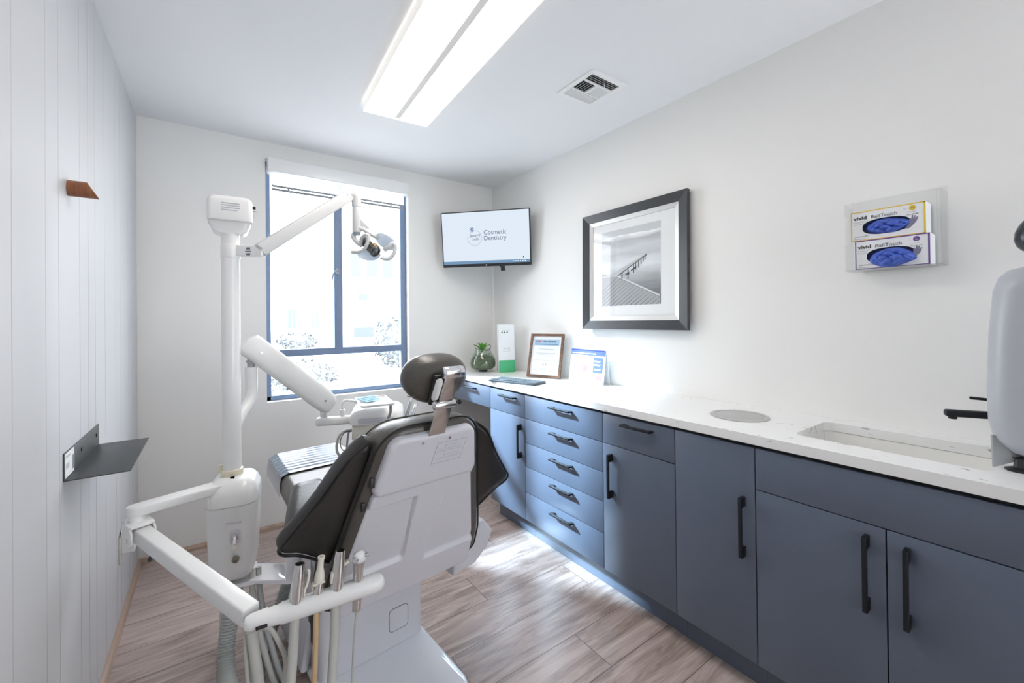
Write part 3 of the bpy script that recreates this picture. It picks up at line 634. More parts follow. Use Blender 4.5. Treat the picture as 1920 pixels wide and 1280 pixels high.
# ------------------------------------------------------------------ monitor in the corner
def monitor():
    A,B=Vector((1.431,2.908,1.913)),Vector((1.903,2.411,1.913)); xd=(B-A).normalized(); c=(A+B)/2; W=(B-A).length; Hh=.414
    nd0=Vector((-.726,-.688,0)).normalized(); nd0=(nd0-xd*nd0.dot(xd)).normalized(); tl=math.radians(7)
    yd=(V(0,0,1)*math.cos(tl)+nd0*math.sin(tl)); nd=xd.cross(yd); nd=nd if nd.dot(nd0)>0 else -nd
    t=thing('wall_monitor','flat monitor showing a dental practice logo mounted in the wall corner','monitor',c)
    P=lambda u,v,n=0: c+xd*u+yd*v+nd*n
    part('bezel',M().prism([P(x,y,-.03) for x,y in rrect(W,Hh,.006,3)],nd*.03,.003),BLKPL,t)
    scr=emitter('screen_white',(.80,.89,1.0),.33); bar=emitter('screen_taskbar',(.20,.34,.52),.33); ink=emitter('screen_ink',(.16,.20,.30),.22); dk=emitter('screen_navy',(.03,.07,.25),.3); wh=emitter('screen_icon',(.9,.95,1),.45)
    m=M(); hw=W/2-.008; y1=Hh/2-.008; y0=-Hh/2+.022; e=.0006
    def rc(x0,ya,x1,yb,mt,n): m.add([P(x0,ya,n),P(x1,ya,n),P(x1,yb,n),P(x0,yb,n)],[(0,1,2,3)],mt)
    rc(-hw,y0,hw,y1,scr,e); rc(-hw,y0,hw,y0+.022,bar,e*2)
    m.text('Cosmetic',.047,P(-.012,.030,e*2),xd,yd,ink,sx=.97); m.text('Dentistry',.047,P(-.012,-.012,e*2),xd,yd,ink,sx=.97)
    cc=(-.082,.008); R=.055
    arc=[2*PI*(.42+.80*i/40) for i in range(41)]
    m.tube([P(cc[0]+R*math.cos(a),cc[1]+R*math.sin(a),e*2) for a in arc],.0008,5,ink)
    m.text('Beverly',.030,P(cc[0]-.042,cc[1]+.004,e*2),xd+yd*.12,yd+xd*.25,ink); m.text('Hills',.030,P(cc[0]-.020,cc[1]-.022,e*2),xd+yd*.12,yd+xd*.25,ink)
    pc=(cc[0]-.018,cc[1]+.062)
    for i in range(7):
        a=i*2*PI/7+.3; d=(math.cos(a),math.sin(a)); s_=(-d[1],d[0])
        m.add([P(pc[0]+s_[0]*.002,pc[1]+s_[1]*.002,e*2.2),P(pc[0]+d[0]*.012+s_[0]*.003,pc[1]+d[1]*.012+s_[1]*.003,e*2.2),P(pc[0]+d[0]*.021,pc[1]+d[1]*.021,e*2.2),P(pc[0]+d[0]*.012-s_[0]*.003,pc[1]+d[1]*.012-s_[1]*.003,e*2.2)],[(0,1,2,3)],dk)
    m.tube([P(pc[0],pc[1],e*2),P(pc[0]-.010,pc[1]-.02,e*2),P(pc[0]-.018,pc[1]-.04,e*2)],.0008,5,ink)
    for i in range(6): rc(hw-.13+i*.018,y0+.008,hw-.122+i*.018,y0+.014,wh,e*3)
    rc(hw-.052,y0+.034,hw-.044,y0+.046,ink,e*2)
    part('screen',m,scr,t)
    part('badge',M().cyl(P(0,-Hh/2+.010,.0),P(0,-Hh/2+.010,.0012),.0055,seg=16),STEEL,t)
    part('power_brick',M().prism([P(x,y,-.03) for x,y in ((.108,-Hh/2-.036),(.138,-Hh/2-.036),(.138,-Hh/2-.0005),(.100,-Hh/2-.0005),(.100,-Hh/2-.01),(.108,-Hh/2-.01))],nd*.02,.002),BLKPL,t)
    k=Vector((XR-.002,YB-.002,1.93)); q=P(0,.02,-.03)
    part('wall_arm',M().beam(q,k-(k-q).normalized()*.03,.04,.03,.005).prism([P(x,y,-.045) for x,y in rrect(.12,.12,.01,3)],nd*.015),BLKPL,t)
monitor()
solo('cable_cover',M().prism([(XR,YB,CT+.001),(XR-.020,YB,CT+.001),(XR-.016,YB-.014,CT+.001),(XR,YB-.018,CT+.001)],(0,0,.96)),WPL,'white vertical cable cover running down the corner beneath the monitor','cable cover')

# ------------------------------------------------------------------ glove boxes in acrylic holder
def gloves():
    ya,yb,z0,z1,xf=.532,.279,1.463,1.705,1.885
    t=thing('glove_box_holder','clear acrylic wall holder for glove boxes above the sink','holder',(XR,(ya+yb)/2,z0))
    th=.0035; m=M()
    m.bx((XR-th,yb,z0),(XR-.0005,ya,z1+.022)); part('back_panel',m,ACRYL,t)
    part('side_panel',M().bx((xf,yb,z0),(XR-th,yb+th,z1),.0006,seg=1),ACRYL,t); part('side_panel',M().bx((xf,ya-th,z0),(XR-th,ya,z1),.0006,seg=1),ACRYL,t)
    part('floor_panel',M().bx((xf,yb+th,z0),(XR-th,ya-th,z0+th),.0006,seg=1),ACRYL,t)
    part('front_lip',M().bx((xf,yb+.205,z0+th),(xf+th,ya-th,z1)),ACRYL,t); part('front_lip',M().bx((xf,yb+th,z0+th),(xf+th,yb+.012,z1)),ACRYL,t)
    def box(name,label,y0,y1,za,zb,xb,edge,size,word,seed):
        W=y1-y0; Hh=zb-za; t=thing(name,label,'glove box',(XR-.05,(y0+y1)/2,za),0,'glove boxes in the wall holder')
        rnd=random.Random(seed); x0=xb; D=.076
        P=lambda u,v,n=0:V(x0-n,y1-u,za+v)
        m=M(); xd,yd=V(0,-1,0),V(0,0,1)
        # front with oval opening
        ow,oh,cu,cv=W*.325,Hh*.265,W*.49,Hh*.42
        n=40; oval=[(cu+ow*math.copysign(abs(math.cos(2*PI*i/n))**.8,math.cos(2*PI*i/n)),cv+oh*math.copysign(abs(math.sin(2*PI*i/n))**.8,math.sin(2*PI*i/n))) for i in range(n)]
        def border(c,s_):
            c,s_=c/max(abs(c),abs(s_)),s_/max(abs(c),abs(s_)); return (W/2+W/2*c,Hh/2+Hh/2*s_)
        outer=[border(math.cos(2*PI*i/n+1e-6),math.sin(2*PI*i/n+1e-6)) for i in range(n)]
        # snap the nearest ones to the corners
        for cx,cy in ((0,0),(W,0),(W,Hh),(0,Hh)):
            j=min(range(n),key=lambda i:(outer[i][0]-cx)**2+(outer[i][1]-cy)**2); outer[j]=(cx,cy)
        m.add([P(*p) for p in outer]+[P(*p) for p in oval],[(i,(i+1)%n,n+(i+1)%n,n+i) for i in range(n)],CARD)
        lo,hi=(x0,y0,za),(x0+D,y1,zb)
        c8=[(x0,y0,za),(x0+D,y0,za),(x0+D,y1,za),(x0,y1,za),(x0,y0,zb),(x0+D,y0,zb),(x0+D,y1,zb),(x0,y1,zb)]
        m.add(c8,[(0,1,2,3),(4,5,6,7),(0,1,5,4),(1,2,6,5),(2,3,7,6)],CARD)
        e=.0005
        def rc(u0,v0,u1,v1,mt,k=e): m.add([P(u0,v0,k),P(u1,v0,k),P(u1,v1,k),P(u0,v1,k)],[(0,1,2,3)],mt)
        b=.0035; rc(0,Hh-b,W,Hh,edge); rc(0,0,W,b*.7,edge); rc(0,0,b*.9,Hh,edge); rc(W-b*1.4,0,W,Hh,edge)
        m.text('vivid',.0185,P(.008,Hh-.029),xd,yd,PURP,bold=.0006,sx=1.12); m.text('ReliTouch',.0165,P(.056,Hh-.029),xd,yd,INK,bold=.0002,sx=1.05); m.text('TM',.005,P(.142,Hh-.018),xd,yd,INK)
        m.text('Powder-Free Nitrile',.0062,P(.008,Hh-.039),xd,yd,INK); m.text('Exam Gloves',.0062,P(.008,Hh-.047),xd,yd,INK)
        m.text('Lavender',.0115,P(.009,.012),xd,yd+xd*.2,INKL); m.text('Reorder #',.0068,P(.009,.0045),xd,yd,INK)
        m.lathe([(.0001,0),(.0085,0)],P(W-.032,Hh-.015,e),V(-1,0,0),20,edge,False); m.text(size,.011,P(W-.032,Hh-.019,e*2),xd,yd,INK if size=='M' else CARD,'CENTER')
        m.text(word,.0062,P(W-.032,Hh-.030),xd,yd,INK,'CENTER'); m.text('Box of 100',.0066,P(W-.032,Hh-.0385),xd,yd,INK,'CENTER',bold=.0001)
        hd=[(.0,.0),(.010,.018),(.010,.033),(.013,.040),(.015,.034),(.0165,.048),(.019,.047),(.019,.036),(.022,.046),(.0245,.044),(.023,.033),(.027,.040),(.029,.038),(.026,.024),(.022,.016),(.010,.0)]
        m.add([P(W-.052+x*1.15,.022+y*.9,e) for x,y in hd],[tuple(range(len(hd)))],HANDP)
        part('carton',m,CARD,t)
        part('opening',M().add([P(W*.15,Hh*.1,-.015),P(W*.85,Hh*.1,-.015),P(W*.85,Hh*.85,-.015),P(W*.15,Hh*.85,-.015)],[(0,1,2,3)]),DARKIN,t)
        g=M()
        nu,nv=44,22; cl=[(cu+.004,cv-.002,ow*.95,oh*.98,.012)] if size=='M' else [(cu+.004,cv-.010,ow*.93,oh*1.18,.018)]
        for cx,cy,a_,b_,dep in cl:
            vs=[];fs=[]
            ph=[rnd.uniform(0,6) for _ in range(8)]
            for i in range(nv+1):
                rr=i/nv
                for j in range(nu):
                    th_=2*PI*j/nu; x=cx+a_*rr*math.cos(th_)*(1+.05*math.sin(3*th_+ph[0])); y=cy+b_*rr*math.sin(th_)*(1+.06*math.sin(4*th_+ph[1]))
                    U=(x-cx)/a_; Vv=(y-cy)/b_
                    k=.5*(1-rr**4)*dep*2-(.012*rr**6 if size=='M' else -.0015)
                    f=abs(math.sin(5*U+2.2*Vv+ph[2]+.8*math.sin(4*Vv+ph[3])))**.6*.010+abs(math.sin(7*U-4*Vv+ph[4]+math.sin(3*U+ph[5])))**.7*.006-.009
                    vs.append(P(x,y,k+f*(1-rr**6)))
            for i in range(nv):
                for j in range(nu): fs.append((i*nu+j,i*nu+(j+1)%nu,(i+1)*nu+(j+1)%nu,(i+1)*nu+j))
            g.add(vs,fs)
        if size=='L':
            for i in range(5):
                x=cu-ow*.6+i*ow*.3; g.tube([P(x,cv-oh*.2,.010),P(x+.010,cv-oh*.6,.017),P(x+.022,cv-oh*.85,.013),P(x+.030,cv-oh*.6,.014)],[.005,.009,.008,.004],10,None,5)
        part('gloves',g,GLOVE,t)
        return t
    z1b=z0+th+.0005
    box('glove_box','yellow edged glove box marked M with smooth blue gloves showing, upper one',.318,.5145,z1b+.1025,z1b+.1025+.104,1.893,YEL,'M','Medium',4)
    box('glove_box','purple edged glove box marked L with crumpled blue gloves spilling out, lower one',.309,.5035,z1b,z1b+.102,1.893,PURP,'L','Large',9)
gloves()
# ------------------------------------------------------------------ countertop machine at the near end
def machine():
    t=thing('countertop_machine','pale grey rounded machine with black top handle on the near counter end','machine',(1.74,.06,CT))
    def rg(z,x0,x1,y0,y1,r): return [((x0+x1)/2+a,(y0+y1)/2+b,z) for a,b in rrect(x1-x0,y1-y0,r,8)]
    r=[]
    for z,i in ((.925,.075),(.930,.05),(.945,.028),(.975,.010),(1.02,.002),(1.10,0),(1.25,.005),(1.36,.013),(1.395,.022),(1.415,.038),(1.424,.065),(1.426,.08)):
        r.append(rg(z,1.628+i,1.825-i*.6,-.28+i,.172-i,.055-.2*i if i<.06 else .04))
    part('body',M().loft(r),MACH,t)
    for y in (.115,-.20):
        part('foot',M().lathe([(.026,.0005),(.027,.004),(.012,.010),(.010,.03),(.014,.034)],(1.668 if y>0 else 1.70,y,CT),seg=24),BLKPL,t)
    part('spout_fin',M().prism([(1.655,.16,.985),(1.655,.158,.902),(1.67,.12,.925),(1.70,.10,.94),(1.70,.10,.985)],(.004,.004,0),.0008),GREYPL,t)
    part('handle',
         M().tube(spline([V(1.728,.035,1.41),V(1.722,.072,1.475),V(1.722,.084,1.508),V(1.74,.062,1.56),V(1.75,.035,1.62)],4),[.012,.018,.024,.03,.034,.038,.040,.040,.038,.036,.033,.030,.027,.025,.022,.018,.014],20),mat('black_gloss_handle',(.012,.015,.025),.25),t)
machine()
# ------------------------------------------------------------------ dental chair (local: u right, w to window)
CH=thing('dental_chair','taupe leather dental chair with white shell in the middle of the room','dental chair',(.495,1.60,0),math.radians(5))
def cp(name,m,mt,parent=CH,**k): return part(name,m,mt,parent,local=True,**k)
def bk(u,s,n): return V(u,-.38-.3219*s-.9468*n,.7+.9468*s-.3219*n)
def chair():
    cp('base_plate',M().prism([(x,y+.10,.001) for x,y in rrect(.425,.93,.09,8)],(0,0,.032),.012),GLOSSW)
    cp('plate_bolt',M().cyl((.11,-.285,.033),(.11,-.285,.039),.009,seg=6),STEEL)
    # column cover
    rings=[]
    for z,i in ((.034,0),(.05,.0),(.12,.0),(.21,.0),(.26,.0),(.33,.01),(.40,.02)):
        rings.append([(a,.17+b,z) for a,b in rrect(.40-2*i,.34,.028,5)])
    col=cp('column_cover',M().loft(rings),WPL2)
    acc=M().prism([(x+.093,-.0,z+.135) for x,z in rrect(.075,.085,.014,4)],(0,-.0016,0),.0006); acc=cp('access_panel',acc,WPL2); part('panel_seam',M().ring([V(x+.093,-.0004,z+.135) for x,z in rrect(.078,.088,.015,5)],.0011,6),mat('seam_shadow_gap',(.18,.18,.20),.8),acc,local=True)
    cp('hose_gap',M().bx((-.2025,.06,.13),(-.198,.13,.24),.004),BLKPL)
    cp('pedal_housing',M().prism([(-.24,.10,.034),(-.24,.42,.034),(-.205,.42,.16),(-.205,.10,.20)],(.03,0,0),.012),WPL2)
    # seat shell
    rings=[]
    for z,i in ((.335,.07),(.35,.035),(.375,.012),(.41,0),(.47,0),(.495,.006)):
        rings.append([(a,.15+b,z) for a,b in rrect(.45-2*i,.56-2*i,.07,6)])
    cp('seat_shell',M().loft(rings),WPL2)
    cp('arm_mount',M().bx((-.225,-.10,.385),(-.145,.02,.50),.014),GREYPL)
    cp('arm_post',M().cyl((-.245,.16,.36),(-.245,.16,.50),.026,bev=.004),GLOSSW)
    cp('side_housing',M().prism([(.20,-.235,.52),(.345,-.235,.52),(.385,-.235,.47),(.36,-.235,.415),(.30,-.235,.37),(.20,-.235,.36)],(0,.16,0),.012),WPL2)
    # backrest covers
    def hw(s): return min(.199-.223*s,.236)
    def panel(s0,s1,hwf,nf,depth,bd,rc,ns=120,nu=110):
        vs=[];fs=[]
        def half(s):
            h=hwf(s); 
            for e,sg in ((s1,1),(s0,-1)):
                d=abs(e-s)
                if d<rc: h-=rc-math.sqrt(max(0,rc*rc-(rc-d)**2))
            return h
        def ramp(d): return 1-math.sqrt(max(0,1-(1-min(1,d/bd))**2)) if d<bd else 0
        S=[s0+(s1-s0)*(.5-.5*math.cos(PI*i/ns)) for i in range(ns+1)]; Ts=[-math.cos(PI*j/nu) for j in range(nu+1)]
        Ts=[(a*.65+(-1+2*j/nu)*.35) for j,a in enumerate(Ts)]
        for s in S:
            h=half(s)
            for t_ in Ts:
                u=t_*h; d=min(h-abs(u),s1-s,s-s0); d=max(d,0)
                vs.append(bk(u,s,nf(u,s)-bd*ramp(d)))
        K=nu+1
        for i in range(ns):
            for j in range(nu): fs.append((i*K+j,i*K+j+1,(i+1)*K+j+1,(i+1)*K+j))
        # skirt
        loop=[j for j in range(K)]+[i*K+nu for i in range(1,ns+1)]+[ns*K+j for j in range(nu-1,-1,-1)]+[i*K for i in range(ns-1,0,-1)]
        b0=len(vs)
        for q in loop:
            i,j=divmod(q,K); s=S[i]; vs.append(bk(Ts[j]*half(s),s,-depth))
        n=len(loop)
        for i in range(n): fs.append((loop[i],loop[(i+1)%n],b0+(i+1)%n,b0+i))
        m=M(); bm=bmesh.new(); bv=[bm.verts.new(p) for p in vs]
        for f in fs: bm.faces.new([bv[i] for i in f])
        bmesh.ops.recalc_face_normals(bm,faces=bm.faces[:])
        return m.addbm(bm)
    def ss(a,b,x):
        t_=max(0,min(1,(x-a)/(b-a))); return t_*t_*(3-2*t_)
    def recess(u,s):
        # two shallow side fields either side of a raised spine
        xl=-.052+.02*((s+.2)/.3); xr=.030+.045*((s+.2)/.3)
        L=ss(.007,0,u-xl)*ss(0,.014,s-(-.160))*ss(.008,0,s-.066)
        R=ss(0,.007,u-xr)*ss(0,.014,s-(-.195))*ss(.008,0,s-.098)
        return -.005-.0125*L-.0125*R
    cp('lower_back_cover',panel(-.293,.125,lambda s:hw(s)-.004,recess,.05,.010,.03),WPL2)
    up_=cp('upper_back_cover',panel(.105,.285,lambda s:hw(s)+.003,lambda u,s:.001,.052,.016,.034,40),WPL2)
    for u in (-.045,.045): part('screw',M().cyl(bk(u,.262,.0),bk(u,.262,.0035),.004,seg=12),STEEL,up_,local=True)
    lab=M(); e=.0022
    L_=lambda u,s,n=e:bk(.052+u,.215+s,n)
    xd=bk(1,0,0)-bk(0,0,0); yd=bk(0,1,0)-bk(0,0,0)
    lab.add([L_(-.058,-.034,.0016),L_(.045,-.034,.0016),L_(.058,.034,.0016),L_(-.045,.034,.0016)],[(0,1,2,3)],WPL2)
    for a,b in (((-.058,-.034),(.045,-.034)),((.045,-.034),(.058,.034)),((.058,.034),(-.045,.034)),((-.045,.034),(-.058,-.034)),((-.05,.004),(.05,.004))):
        lab.tube([L_(*a),L_(*b)],.0005,4,INKL)
    for sy in (.020,-.012):
        lab.add([L_(-.020,sy),L_(-.011,sy),L_(-.0155,sy+.008)],[(0,1,2)],INKL); lab.text('WARNING',.0090,L_(-.006,sy),xd,yd,INKL)
        for k in range(2): lab.add([L_(-.044,sy-.006-k*.0045),L_(.042,sy-.006-k*.0045),L_(.042,sy-.0045-k*.0045),L_(-.044,sy-.0045-k*.0045)],[(0,1,2,3)],INKL)
    part('warning_label',lab,WPL2,up_,local=True)
    cp('cover_clip',M().bx((-.006,-.004,-.012),(.006,.004,.012),.002,T=Matrix.Translation(bk(-.192,.082,-.016))),BLKPL); cp('cover_clip',M().bx((-.006,-.004,-.014),(.006,.004,.014),.002,T=Matrix.Translation(bk(-.176,.155,-.016))),BLKPL)
    # back cushion
    def outline(hwf,s0,s1,rc,k=26):
        R=[]
        for i in range(k+1):
            s=s0+(s1-s0)*(.5-.5*math.cos(PI*i/k)); h=hwf(s)
            for e_,r in ((s1,rc),(s0,.03)):
                d=abs(e_-s)
                if d<r: h-=r-math.sqrt(max(0,r*r-(r-d)**2))
            R.append((h,s))
        return R+[(-a,b) for a,b in R[::-1]]
    oc=outline(lambda s:hw(s)+.030,-.27,.308,.075)
    def puffy(ol,n0,n1,r,bulge=0,drop=0):
        rings=[]; cu=sum(p[0] for p in ol)/len(ol); cs=sum(p[1] for p in ol)/len(ol)
        for n,k in ((n0,r),(n0-.25*r,.45*r),(n0-.6*r,.12*r),(n0-r,0),((n0+n1)/2,-bulge),(n1+r,0),(n1+.6*r,.12*r),(n1+.25*r,.45*r),(n1,r)):
            rr=[]
            for u,s in ol:
                d=V(u-cu,s-cs,0); L=d.length; f=(L-k)/L; rr.append(bk(cu+(u-cu)*f,cs+(s-cs)*f-drop*max(0,s)/.3*(n-n0)/(n1-n0),n))
            rings.append(rr)
        return rings
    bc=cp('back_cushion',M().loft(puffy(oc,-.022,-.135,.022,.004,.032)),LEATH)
    part('piping',M().ring([bk(u,s,-.030) for u,s in oc],.0030,8),PIPING,bc,local=True)
    part('piping',M().ring([bk(u*.995,s*.998-.030*max(0,s)/.3,-.128) for u,s in oc],.0025,8),LEATH,bc,local=True)
    # side wings
    W0=[(.175,.262),(.238,.214),(.300,.115),(.362,.03),(.386,-.002),(.388,-.018),(.374,-.034),(.335,-.052),(.28,-.095),(.235,-.125),(.20,-.10),(.18,.0),(.165,.12)]
    for sg in (-1,1):
        ol=[(sg*u,s) for u,s in (W0 if sg>0 else W0[::-1])]
        sp=[Vector((u,s,0)) for u,s in ol]; sp=spline(sp+[sp[0]],4)[:-1]
        wg=M().loft(puffy([(p.x,p.y) for p in sp],-.048,-.110,.022))
        # forward arm pad
        rings=[]
        for w_,u0,u1,za,zb in ((-.315,.255,.372,.695,.752),(-.28,.235,.365,.690,.765),(-.20,.205,.345,.685,.778),(-.11,.20,.315,.70,.785),(-.075,.20,.306,.71,.783),(-.055,.212,.296,.722,.772),(-.048,.23,.28,.735,.76)):
            r=min(.035,(zb-za)*.4); rings.append([(sg*((u0+u1)/2+a),w_,(za+zb)/2+b) for a,b in rrect(u1-u0,zb-za,r,5)])
        wg.loft(rings)
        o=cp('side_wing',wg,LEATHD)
        part('piping',M().tube([bk(sg*u,s,-.055) for u,s in spline([Vector((a,b,0)) for a,b in W0[:10]],4) and [(p.x,p.y) for p in spline([Vector((a,b,0)) for a,b in W0[:10]],4)]],.004,8),PIPING,o,local=True)
        part('piping',M().tube([V(sg*.385,-.318,.705),V(sg*.368,-.29,.72),V(sg*.342,-.20,.735),V(sg*.312,-.11,.745),V(sg*.300,-.075,.748)],.004,8,None,4),PIPING,o,local=True)
    # seat
    rings=[]
    for w_,h,za,zb in ((-.20,.20,.50,.590),(-.17,.215,.495,.60),(.0,.222,.495,.60),(.30,.215,.495,.602),(.58,.196,.485,.60),(.80,.186,.485,.60),(.93,.180,.488,.598),(.955,.172,.50,.588),(.962,.16,.515,.575)):
        rings.append([(a,w_,(za+zb)/2+b) for a,b in rrect(2*h,zb-za,.035,6)])
    cp('seat_cushion',M().loft(rings),LEATH)
    # clear protective film over the foot end with crossways ripples
    vs=[];fs=[];nw,nu=150,26
    prof=[]
    for j in range(nu+1):
        t_=j/nu
        # path across: down side, over the top, down the other side
        prof.append(t_)
    for i in range(nw+1):
        w_=.585+(.968-.585)*i/nw
        h=.196-(w_-.58)*.045+.003
        for j in range(nu+1):
            q=-1+2*j/nu
            if abs(q)<=.70:
                u=q/.70*(h-.03); z=.6035
            elif abs(q)<.82:
                a=(abs(q)-.70)/.12*PI/2; u=math.copysign(h-.03+.033*math.sin(a),q); z=.6035-.033*(1-math.cos(a))
            else:
                u=math.copysign(h+.003,q); z=.5705-(abs(q)-.82)/.18*.07
            rip=.0032*math.sin((w_-.585)*2*PI/.042+.5*math.sin(u*9))*(1 if abs(q)<.72 else .35)*min(1,(w_-.585)/.03)
            drop=0 if w_<.93 else -.022*((w_-.93)/.038)**2
            vs.append(V(u,w_,z+rip+.0036+drop))
    K=nu+1
    for i in range(nw):
        for j in range(nu): fs.append((i*K+j,i*K+j+1,(i+1)*K+j+1,(i+1)*K+j))
    cp('film_cover',M().add(vs,fs),FILM,label='shiny clear plastic film over the foot end')
    # headrest
    cR=Matrix.Translation((0,-.452,1.128))@Matrix.Rotation(math.radians(22),4,'X')
    rings=[]
    hm=M(); hm.ell((.008,.012,-.004),(.105,.058,.073),2.5,T=None,nu=56,nv=30); hm.v=[cR@V(p.x*(1-.30*max(0,-p.z/.078)**1.5),p.y,p.z) for p in hm.v]
    hr=cp('headrest_cushion',hm,LEATH)
    part('seam',M().tube([cR@V(.006-.100*(1-.1*k/8)+.0*k,-.030-.020*math.sin(PI*k/16),-.030+.012*k/8) for k in range(9)],.0012,6),LEATH,hr,local=True)
    part('mount_plate',M().bx((-.035,-.058,-.055),(.035,-.044,.04),.006,T=cR),BLKPL,hr,local=True)
    h1,h2,h0=V(0,-.510,1.060),V(0,-.565,1.157),V(0,-.460,.955)
    cp('headrest_bar',M().beam(h0,h1,.054,.006,.001,up=(0,-1,-.4)),STEEL)
    cp('headrest_link',M().beam(h1,h2,.044,.007,.001,up=(0,-1,-.5)),STEEL)
    cp('hinge_barrel',M().cyl(h1+V(-.034,0,0),h1+V(.034,0,0),.0125,bev=.002),STEEL); cp('hinge_barrel',M().cyl(h2+V(-.030,.006,0),h2+V(.030,.006,0),.0165,bev=.002).cyl(h2+V(.016,.006,0),h2+V(.020,.006,0),.0178),CHROME)
    cp('hinge_link',M().beam(h2+V(0,.006,0),cR@V(0,-.05,.02),.03,.02,.003),BLKPL)
    cp('release_lever',M().tube([V(-.031,-.502,1.078),V(-.031,-.512,1.085),V(-.031,-.538,1.13),V(-.031,-.545,1.136)],[.006,.0105,.0105,.006],14),WPL)
    cp('knob',M().cyl(h1+V(.034,0,0),h1+V(.05,0,0),.004).cyl(h1+V(.05,0,0),h1+V(.055,0,0),.007),BLKPL)
chair()
# ------------------------------------------------------------------ delivery post beside the chair
PX,PY=.057,1.930
def post():
    t=thing('dental_unit_post','white pole post with switch housing standing left of the dental chair','dental unit',(PX,PY,.30))
    part('pole',M().cyl((PX,PY,.66),(PX,PY,1.668),.0305,seg=36),WPL,t)
    part('pole_collar',M().cyl((PX,PY,.722),(PX,PY,.745),.037,seg=30,bev=.003).bx((PX-.046,PY-.004,.735),(PX-.03,PY+.010,.765),.003),CREAM,t)
    T=Matrix.Translation((PX,PY,0))@Matrix.Rotation(math.radians(-2),4,'Z')
    # top head box
    rings=[]
    for z,i,y0,y1 in ((1.640,.028,-.03,.062),(1.650,.016,-.032,.068),(1.683,.004,-.034,.072),(1.6835,.0,-.060,.072),(1.69,-.001,-.062,.072),(1.755,0,-.062,.072),(1.768,.004,-.056,.068),(1.776,.014,-.045,.058),(1.778,.025,-.03,.045)):
        rings.append([T@V(x,(y0+y1)/2+y,z) for x,y in rrect(.142-2*i,y1-y0,.016,5)])
    hb=part('head_box',M().loft(rings),WPL,t)
    part('vent_print',sum([], []) or (lambda m:[m.bx((-.028,-.0631,1.718+k*.0085),(.030-(.008 if k==0 else 0),-.0622,1.7215+k*.0085),T=T) for k in range(4)] and m)(M()),INKL,hb)
    part('side_knob',M().cyl(T@V(.070,-.03,1.745),T@V(.082,-.03,1.745),.006,seg=14),BLKPL,hb); part('side_knob',M().cyl(T@V(.07,-.03,1.733),T@V(.088,-.03,1.730),.0018,seg=8),STEEL,hb); part('side_knob',M().bx((.070,-.034,1.70),(.074,-.026,1.718),.001,T=T),BLKPL,hb)
    part('pole_neck',M().cyl((PX,PY,1.655),(PX,PY,1.662),.0325,seg=30).cyl((PX,PY,1.662),(PX,PY,1.69),.030,seg=30),WPL2,t)
    # lower housing
    T=Matrix.Translation((PX+.008,PY,0))@Matrix.Rotation(math.radians(-11),4,'Z')
    rings=[]
    for z,i,f in ((.352,.040,.05),(.358,.022,.03),(.375,.010,.012),(.41,.004,.003),(.50,0,0),(.60,-.004,-.006),(.632,-.005,-.008),(.634,-.001,-.004),(.636,-.006,-.010),(.672,-.005,-.008),(.70,.004,.012),(.716,.018,.035),(.722,.034,.055),(.723,.05,.07)):
        w_=.155-2*i; d=.20-2*f*.7
        rings.append([T@V(x,.0+y-.002,z) for x,y in rrect(w_,d,.055-min(.02,max(0,i)),7)])
    hs=part('housing',M().loft(rings),WPL,t)
    yf=-.1055
    part('switch_plate',M().prism([T@V(x+.017,yf+.0035,z+.525) for x,z in rrect(.034,.052,.010,4)],(T.to_3x3()@V(0,-.004,0)),.0008),WPL2,hs)
    part('toggle_switch',M().lathe([(.0105,0),(.0105,.006),(.007,.007)],T@V(.017,yf,.527),T.to_3x3()@V(0,-1,0),20,STEEL).tube([T@V(.017,yf-.004,.527),T@V(.017,yf-.016,.520),T@V(.017,yf-.020,.508)],.0042,10,WPL),STEEL,hs)
    part('button',M().cyl(T@V(.017,yf+.004,.488),T@V(.017,yf-.004,.488),.009,seg=20,bev=.002),CREAM2,hs)
    part('port',M().lathe([(.0115,0),(.0115,.012),(.006,.013),(.006,.004),(.0001,.004)],T@V(.019,yf,.447),T.to_3x3()@V(0,-1,0),20,caps=False),mat('nickel_port',(.30,.28,.25),.3,metal=1),hs)
    part('handle_slot',M().bx((-.012,yf+.0005,.575),(.036,yf-.0012,.582),.001,T=T),WPL2,hs)
    part('link_plate',M().prism([(.10,2.006,.315),(.105,1.868,.315),(.27,1.745,.315),(.335,1.76,.315),(.335,1.90,.315),(.25,1.905,.315)],(0,0,.016),.003).cyl((PX+.005,PY+.03,.315),(PX+.005,PY+.03,.352),.05,seg=24).prism([(PX,PY-.06,.316),(.14,1.85,.316),(.14,2.0,.316),(PX,PY+.07,.316)],(0,0,.014)),GLOSSW,t)
    part('back_strip',M().bx((-.066,.06,.02),(-.050,.09,.36),.004,T=T),WPL,t)
post()
